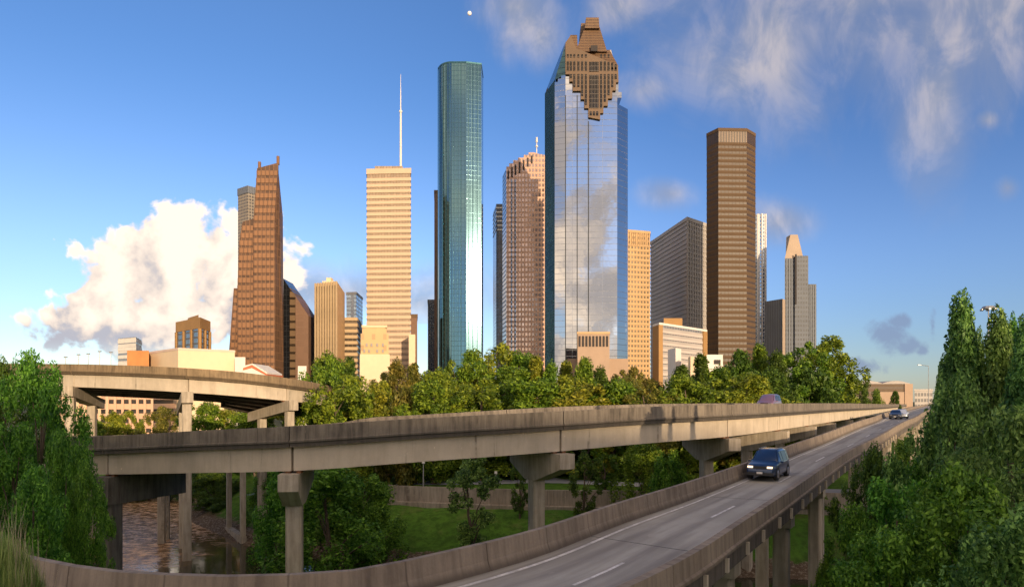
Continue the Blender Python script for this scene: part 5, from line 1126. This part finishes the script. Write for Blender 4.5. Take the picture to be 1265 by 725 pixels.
# ------------------------------------------------------------------ cars
M['tyre'] = plain('tyre rubber', (0.02, 0.02, 0.02), .8); M['rim'] = plain('alloy rim', (0.4, 0.4, 0.42), .3, .9); M['carglass'] = plain('car glass', (0.02, 0.028, 0.04), .06, .3, .05, 1, 0)
M['lampon'] = plain('headlight on', (1, .85, .6), .3, 0, .05, 1, 0, (1.0, 0.66, 0.34), 1.6); M['lampred'] = plain('tail light', (0.4, 0.02, 0.02), .3, 0, .05, 1, 0); M['blackp'] = plain('black trim', (0.025, 0.025, 0.027), .5)
def paint(name, c):
    m = plain(name, c, .28, .35, .04, 1, 0); m.node_tree.nodes['Principled BSDF'].inputs['Coat Weight'].default_value = .8; return m
def make_car(label, L, Wd, H, pmat, kind, loc, rz, group, lights=True, roofmat=None):
    """x forward; body is one lofted skin"""
    root = empty('car', loc, label, 'car', group, rz)
    hb, belt = .24 * H / 1.7, .58 * H
    if kind == 'suv': prof = [(-.5, .42, .42), (-.485, .62, .62), (-.47, .80, .80), (-.43, .97, .97), (-.30, 1, 1), (-.05, 1, 1), (.08, .97, .97), (.22, .66, .66), (.25, .60, .60), (.40, .56, .56), (.47, .50, .50), (.495, .42, .42), (.5, .32, .32)]
    elif kind == 'van': prof = [(-.5, .42, .42), (-.49, .65, .65), (-.48, .82, .82), (-.44, .97, .97), (-.30, 1, 1), (-.05, 1, 1), (.14, .95, .95), (.31, .64, .64), (.34, .60, .60), (.42, .54, .54), (.47, .48, .48), (.495, .40, .40), (.5, .32, .32)]
    else: prof = [(-.5, .42, .42), (-.49, .62, .62), (-.42, .70, .70), (-.33, .74, .74), (-.22, .96, .96), (-.05, 1, 1), (.06, .97, .97), (.21, .68, .68), (.25, .64, .64), (.40, .58, .58), (.47, .52, .52), (.495, .44, .44), (.5, .34, .34)]
    hw = Wd / 2
    def ringp(i):
        x, t, _ = prof[i]; x *= L; top = t * H; e = 1 - .10 * max(0, abs(prof[i][0]) - .40) / .10 * 1.0
        zb = hb * (1 + .35 * (abs(prof[i][0]) > .46)); bz = min(belt, top - .04 * H); rw_ = hw * (.97 - .27 * max(0, (top - belt)) / (H - belt + 1e-6)) * e
        return [(x, -hw * .93 * e, zb), (x, -hw * e, zb + .16), (x, -hw * e, bz - .10), (x, -hw * .97 * e, bz), (x, -rw_, max(bz + .004, top - .05)), (x, -rw_ * .82, top), (x, 0, top + .015), (x, rw_ * .82, top), (x, rw_, max(bz + .004, top - .05)), (x, hw * .97 * e, bz), (x, hw * e, bz - .10), (x, hw * e, zb + .16), (x, hw * .93 * e, zb)]
    RG = [ringp(i) for i in range(len(prof))]; Q = Matrix4(loc, rz)
    def add(mb, name, mat, sm=False): mb.v = [tuple(Vector(loc) + Vector(v)) for v in mb.v]; o = mb.build(name, mat, root, sm); return o
    mb = MB()
    for i in range(len(RG) - 1):
        for k in range(12): mb.face([RG[i][k], RG[i][k + 1], RG[i + 1][k + 1], RG[i + 1][k]])
        mb.face([RG[i][0], RG[i + 1][0], RG[i + 1][12], RG[i][12]])
    mb.face(RG[0][::-1]); mb.face(RG[-1]); add(mb, 'body', pmat, True)
    def pane(i0, i1, k0, k1, push, sh=.06):
        a_, b_2, c_, d_ = Vector(RG[i0][k0]), Vector(RG[i0][k1]), Vector(RG[i1][k1]), Vector(RG[i1][k0]); c0 = (a_ + b_2 + c_ + d_) / 4; pu = Vector(push); return [c0 + (p - c0) * (1 - sh) + pu for p in (a_, b_2, c_, d_)]
    wi = {'suv': (6, 7), 'van': (6, 7), 'sedan': (6, 7)}[kind]
    mb = MB(); mb.face(pane(wi[0], wi[1], 4, 8, (.015, 0, .02), .05)); add(mb, 'windshield', M['carglass'])
    rr_ = (2, 3) if kind != 'sedan' else (3, 4); mb = MB(); mb.face(pane(rr_[0], rr_[1], 4, 8, (-.02, 0, .015), .1)); add(mb, 'rear_window', M['carglass'])
    for sgn, (k0, k1) in ((-1, (3, 4)), (1, (9, 8))):
        for (i0, i1) in (((3, 4), (4, 5), (5, 6)) if kind != 'sedan' else ((4, 5), (5, 6))):
            mb = MB(); mb.face(pane(i0, i1, k0, k1, (0, sgn * .012, 0), .12)); add(mb, 'side_window', M['carglass'])
    wr = .215 * H if kind != 'sedan' else .225 * H
    for fx in (-.31, .31):
        for sgn in (-1, 1):
            mb = MB(); y0 = sgn * (hw - .2); y1 = sgn * (hw + .015); mb.tube((fx * L, y0, wr), (fx * L, y1, wr), wr, wr, 18); wo = add(mb, 'wheel', M['tyre'])
            mb = MB(); mb.tube((fx * L, y1, wr), (fx * L, y1 + sgn * .012, wr), wr * .62, wr * .55, 14); mb.v = [tuple(Vector(loc) + Vector(v)) for v in mb.v]; mb.build('rim', M['rim'], wo)
            mb = MB(); n = 12
            for q in range(n):   # dark wheel arch
                a0, a1 = math.pi * q / n, math.pi * (q + 1) / n; f = lambda an, r: (fx * L + math.cos(an) * r, sgn * (hw + .006), wr + math.sin(an) * r); mb.face([f(a0, wr * 1.02), f(a0, wr * 1.2), f(a1, wr * 1.2), f(a1, wr * 1.02)])
            add(mb, 'wheel_arch', M['blackp'])
    for sgn in (-1, 1):
        mb = MB(); mb.box((L * .49, sgn * hw * .66, .46 * H), (.10, hw * .34, .055 * H)); add(mb, 'headlight', M['lampon'] if lights else M['rim'])
        mb = MB(); mb.box((-L * .493, sgn * hw * .78, .52 * H), (.08, hw * .2, .13 * H)); add(mb, 'tail_light', M['lampred'])
        mb = MB(); mb.box((L * .17, sgn * (hw + .09), .60 * H), (.12, .18, .10)); add(mb, 'side_mirror', pmat)
    mb = MB(); mb.box((L * .497, 0, .45 * H), (.06, hw * .85, .09 * H)); add(mb, 'grille', M['blackp'])
    mb = MB(); mb.box((L * .495, 0, .235 * H), (.14, hw * 1.75, .10 * H)); add(mb, 'front_bumper', M['blackp']); mb = MB(); mb.box((-L * .495, 0, .24 * H), (.14, hw * 1.75, .10 * H)); add(mb, 'rear_bumper', M['blackp'])
    mb = MB(); mb.box((L * .497 + .07, 0, .27 * H), (.02, .32, .11)); add(mb, 'number_plate', M['whitew'])
    if kind == 'suv':
        for sgn in (-1, 1): mb = MB(); mb.box((-L * .12, sgn * hw * .58, H + .04), (L * .42, .04, .04)); add(mb, 'roof_rail', M['steel'])
    return root
def Matrix4(loc, rz): return None
def on_near(px, t, dist_from=None):
    best = None
    for i in range(len(LL) - 1):
        for s in (0, .25, .5, .75):
            p = LL[i].lerp(RR[i], t).lerp(LL[i + 1].lerp(RR[i + 1], t), s); e = abs(HX + F * p.x / max(1, p.y) - px) if p.y > 12 else 1e9
            if best is None or e < best[0]: dv = LL[i + 1].lerp(RR[i + 1], t) - LL[i].lerp(RR[i], t); best = (e, p, math.atan2(dv.y, dv.x))
    return best[1], best[2]
GC = 'cars coming towards the viewer on the near viaduct'
p, an = on_near(949, .31); make_car('dark blue sport utility vehicle with its headlights on, nearest car on the viaduct', 4.1, 1.62, 1.68, paint('dark blue car paint', (0.02, 0.045, 0.11)), 'suv', tuple(p + Vector((0, 0, .008))), an + math.pi, GC)
p, an = on_near(1106.5, .38); make_car('small dark blue car following far behind the sport utility vehicle', 4.3, 1.7, 1.45, paint('navy car paint', (0.012, 0.02, 0.045)), 'sedan', tuple(p + Vector((0, 0, .008))), an + math.pi, GC, False)
p, an = on_near(1114, .52); make_car('white car right behind the small dark blue car, farthest on the viaduct', 4.4, 1.75, 1.5, paint('white car paint', (0.65, 0.68, 0.72)), 'sedan', tuple(p + Vector((0, 0, .008))), an + math.pi, GC, False)
mp = Path(midp); d = mp.near_px(982); q = mp.at(d) + mp.right(d) * -2.6; tv = mp.tan(d)
make_car('dusky red and silver minivan on the middle flyover, half hidden by its parapet', 4.4, 1.75, 1.9, paint('plum car paint', (0.26, 0.15, 0.20)), 'van', (q.x, q.y, q.z + .01), math.atan2(-tv.y, -tv.x), 'cars coming towards the viewer on the middle flyover', False)
x, y = PX(884, 112), 112
make_car('white car parked among the trees behind the third flyover pier', 4.4, 1.75, 1.5, bpy.data.materials['white car paint'], 'sedan', (x, y, hgt(x, y) + .02), .4, 'cars parked beyond the park', False)
# ------------------------------------------------------------------ moon
mm = MB()
for i in range(24):
    for j in range(12):
        f = lambda a_, b_2: (math.cos(a_) * math.cos(b_2) * 26, math.sin(a_) * math.cos(b_2) * 26, math.sin(b_2) * 26)
        a0, a1 = 2 * math.pi * i / 24, 2 * math.pi * (i + 1) / 24; b0, b1 = -math.pi / 2 + math.pi * j / 12, -math.pi / 2 + math.pi * (j + 1) / 12
        c = P(580, 17, 8000); mm.face([Vector(f(a0, b0)) + c, Vector(f(a1, b0)) + c, Vector(f(a1, b1)) + c, Vector(f(a0, b1)) + c])
tag(mm.build('moon', plain('moon dust', (0.75, 0.75, 0.75), 1, 0, .3, .05), None, True), 'small pale moon high in the sky between the two tallest glass towers', 'moon')
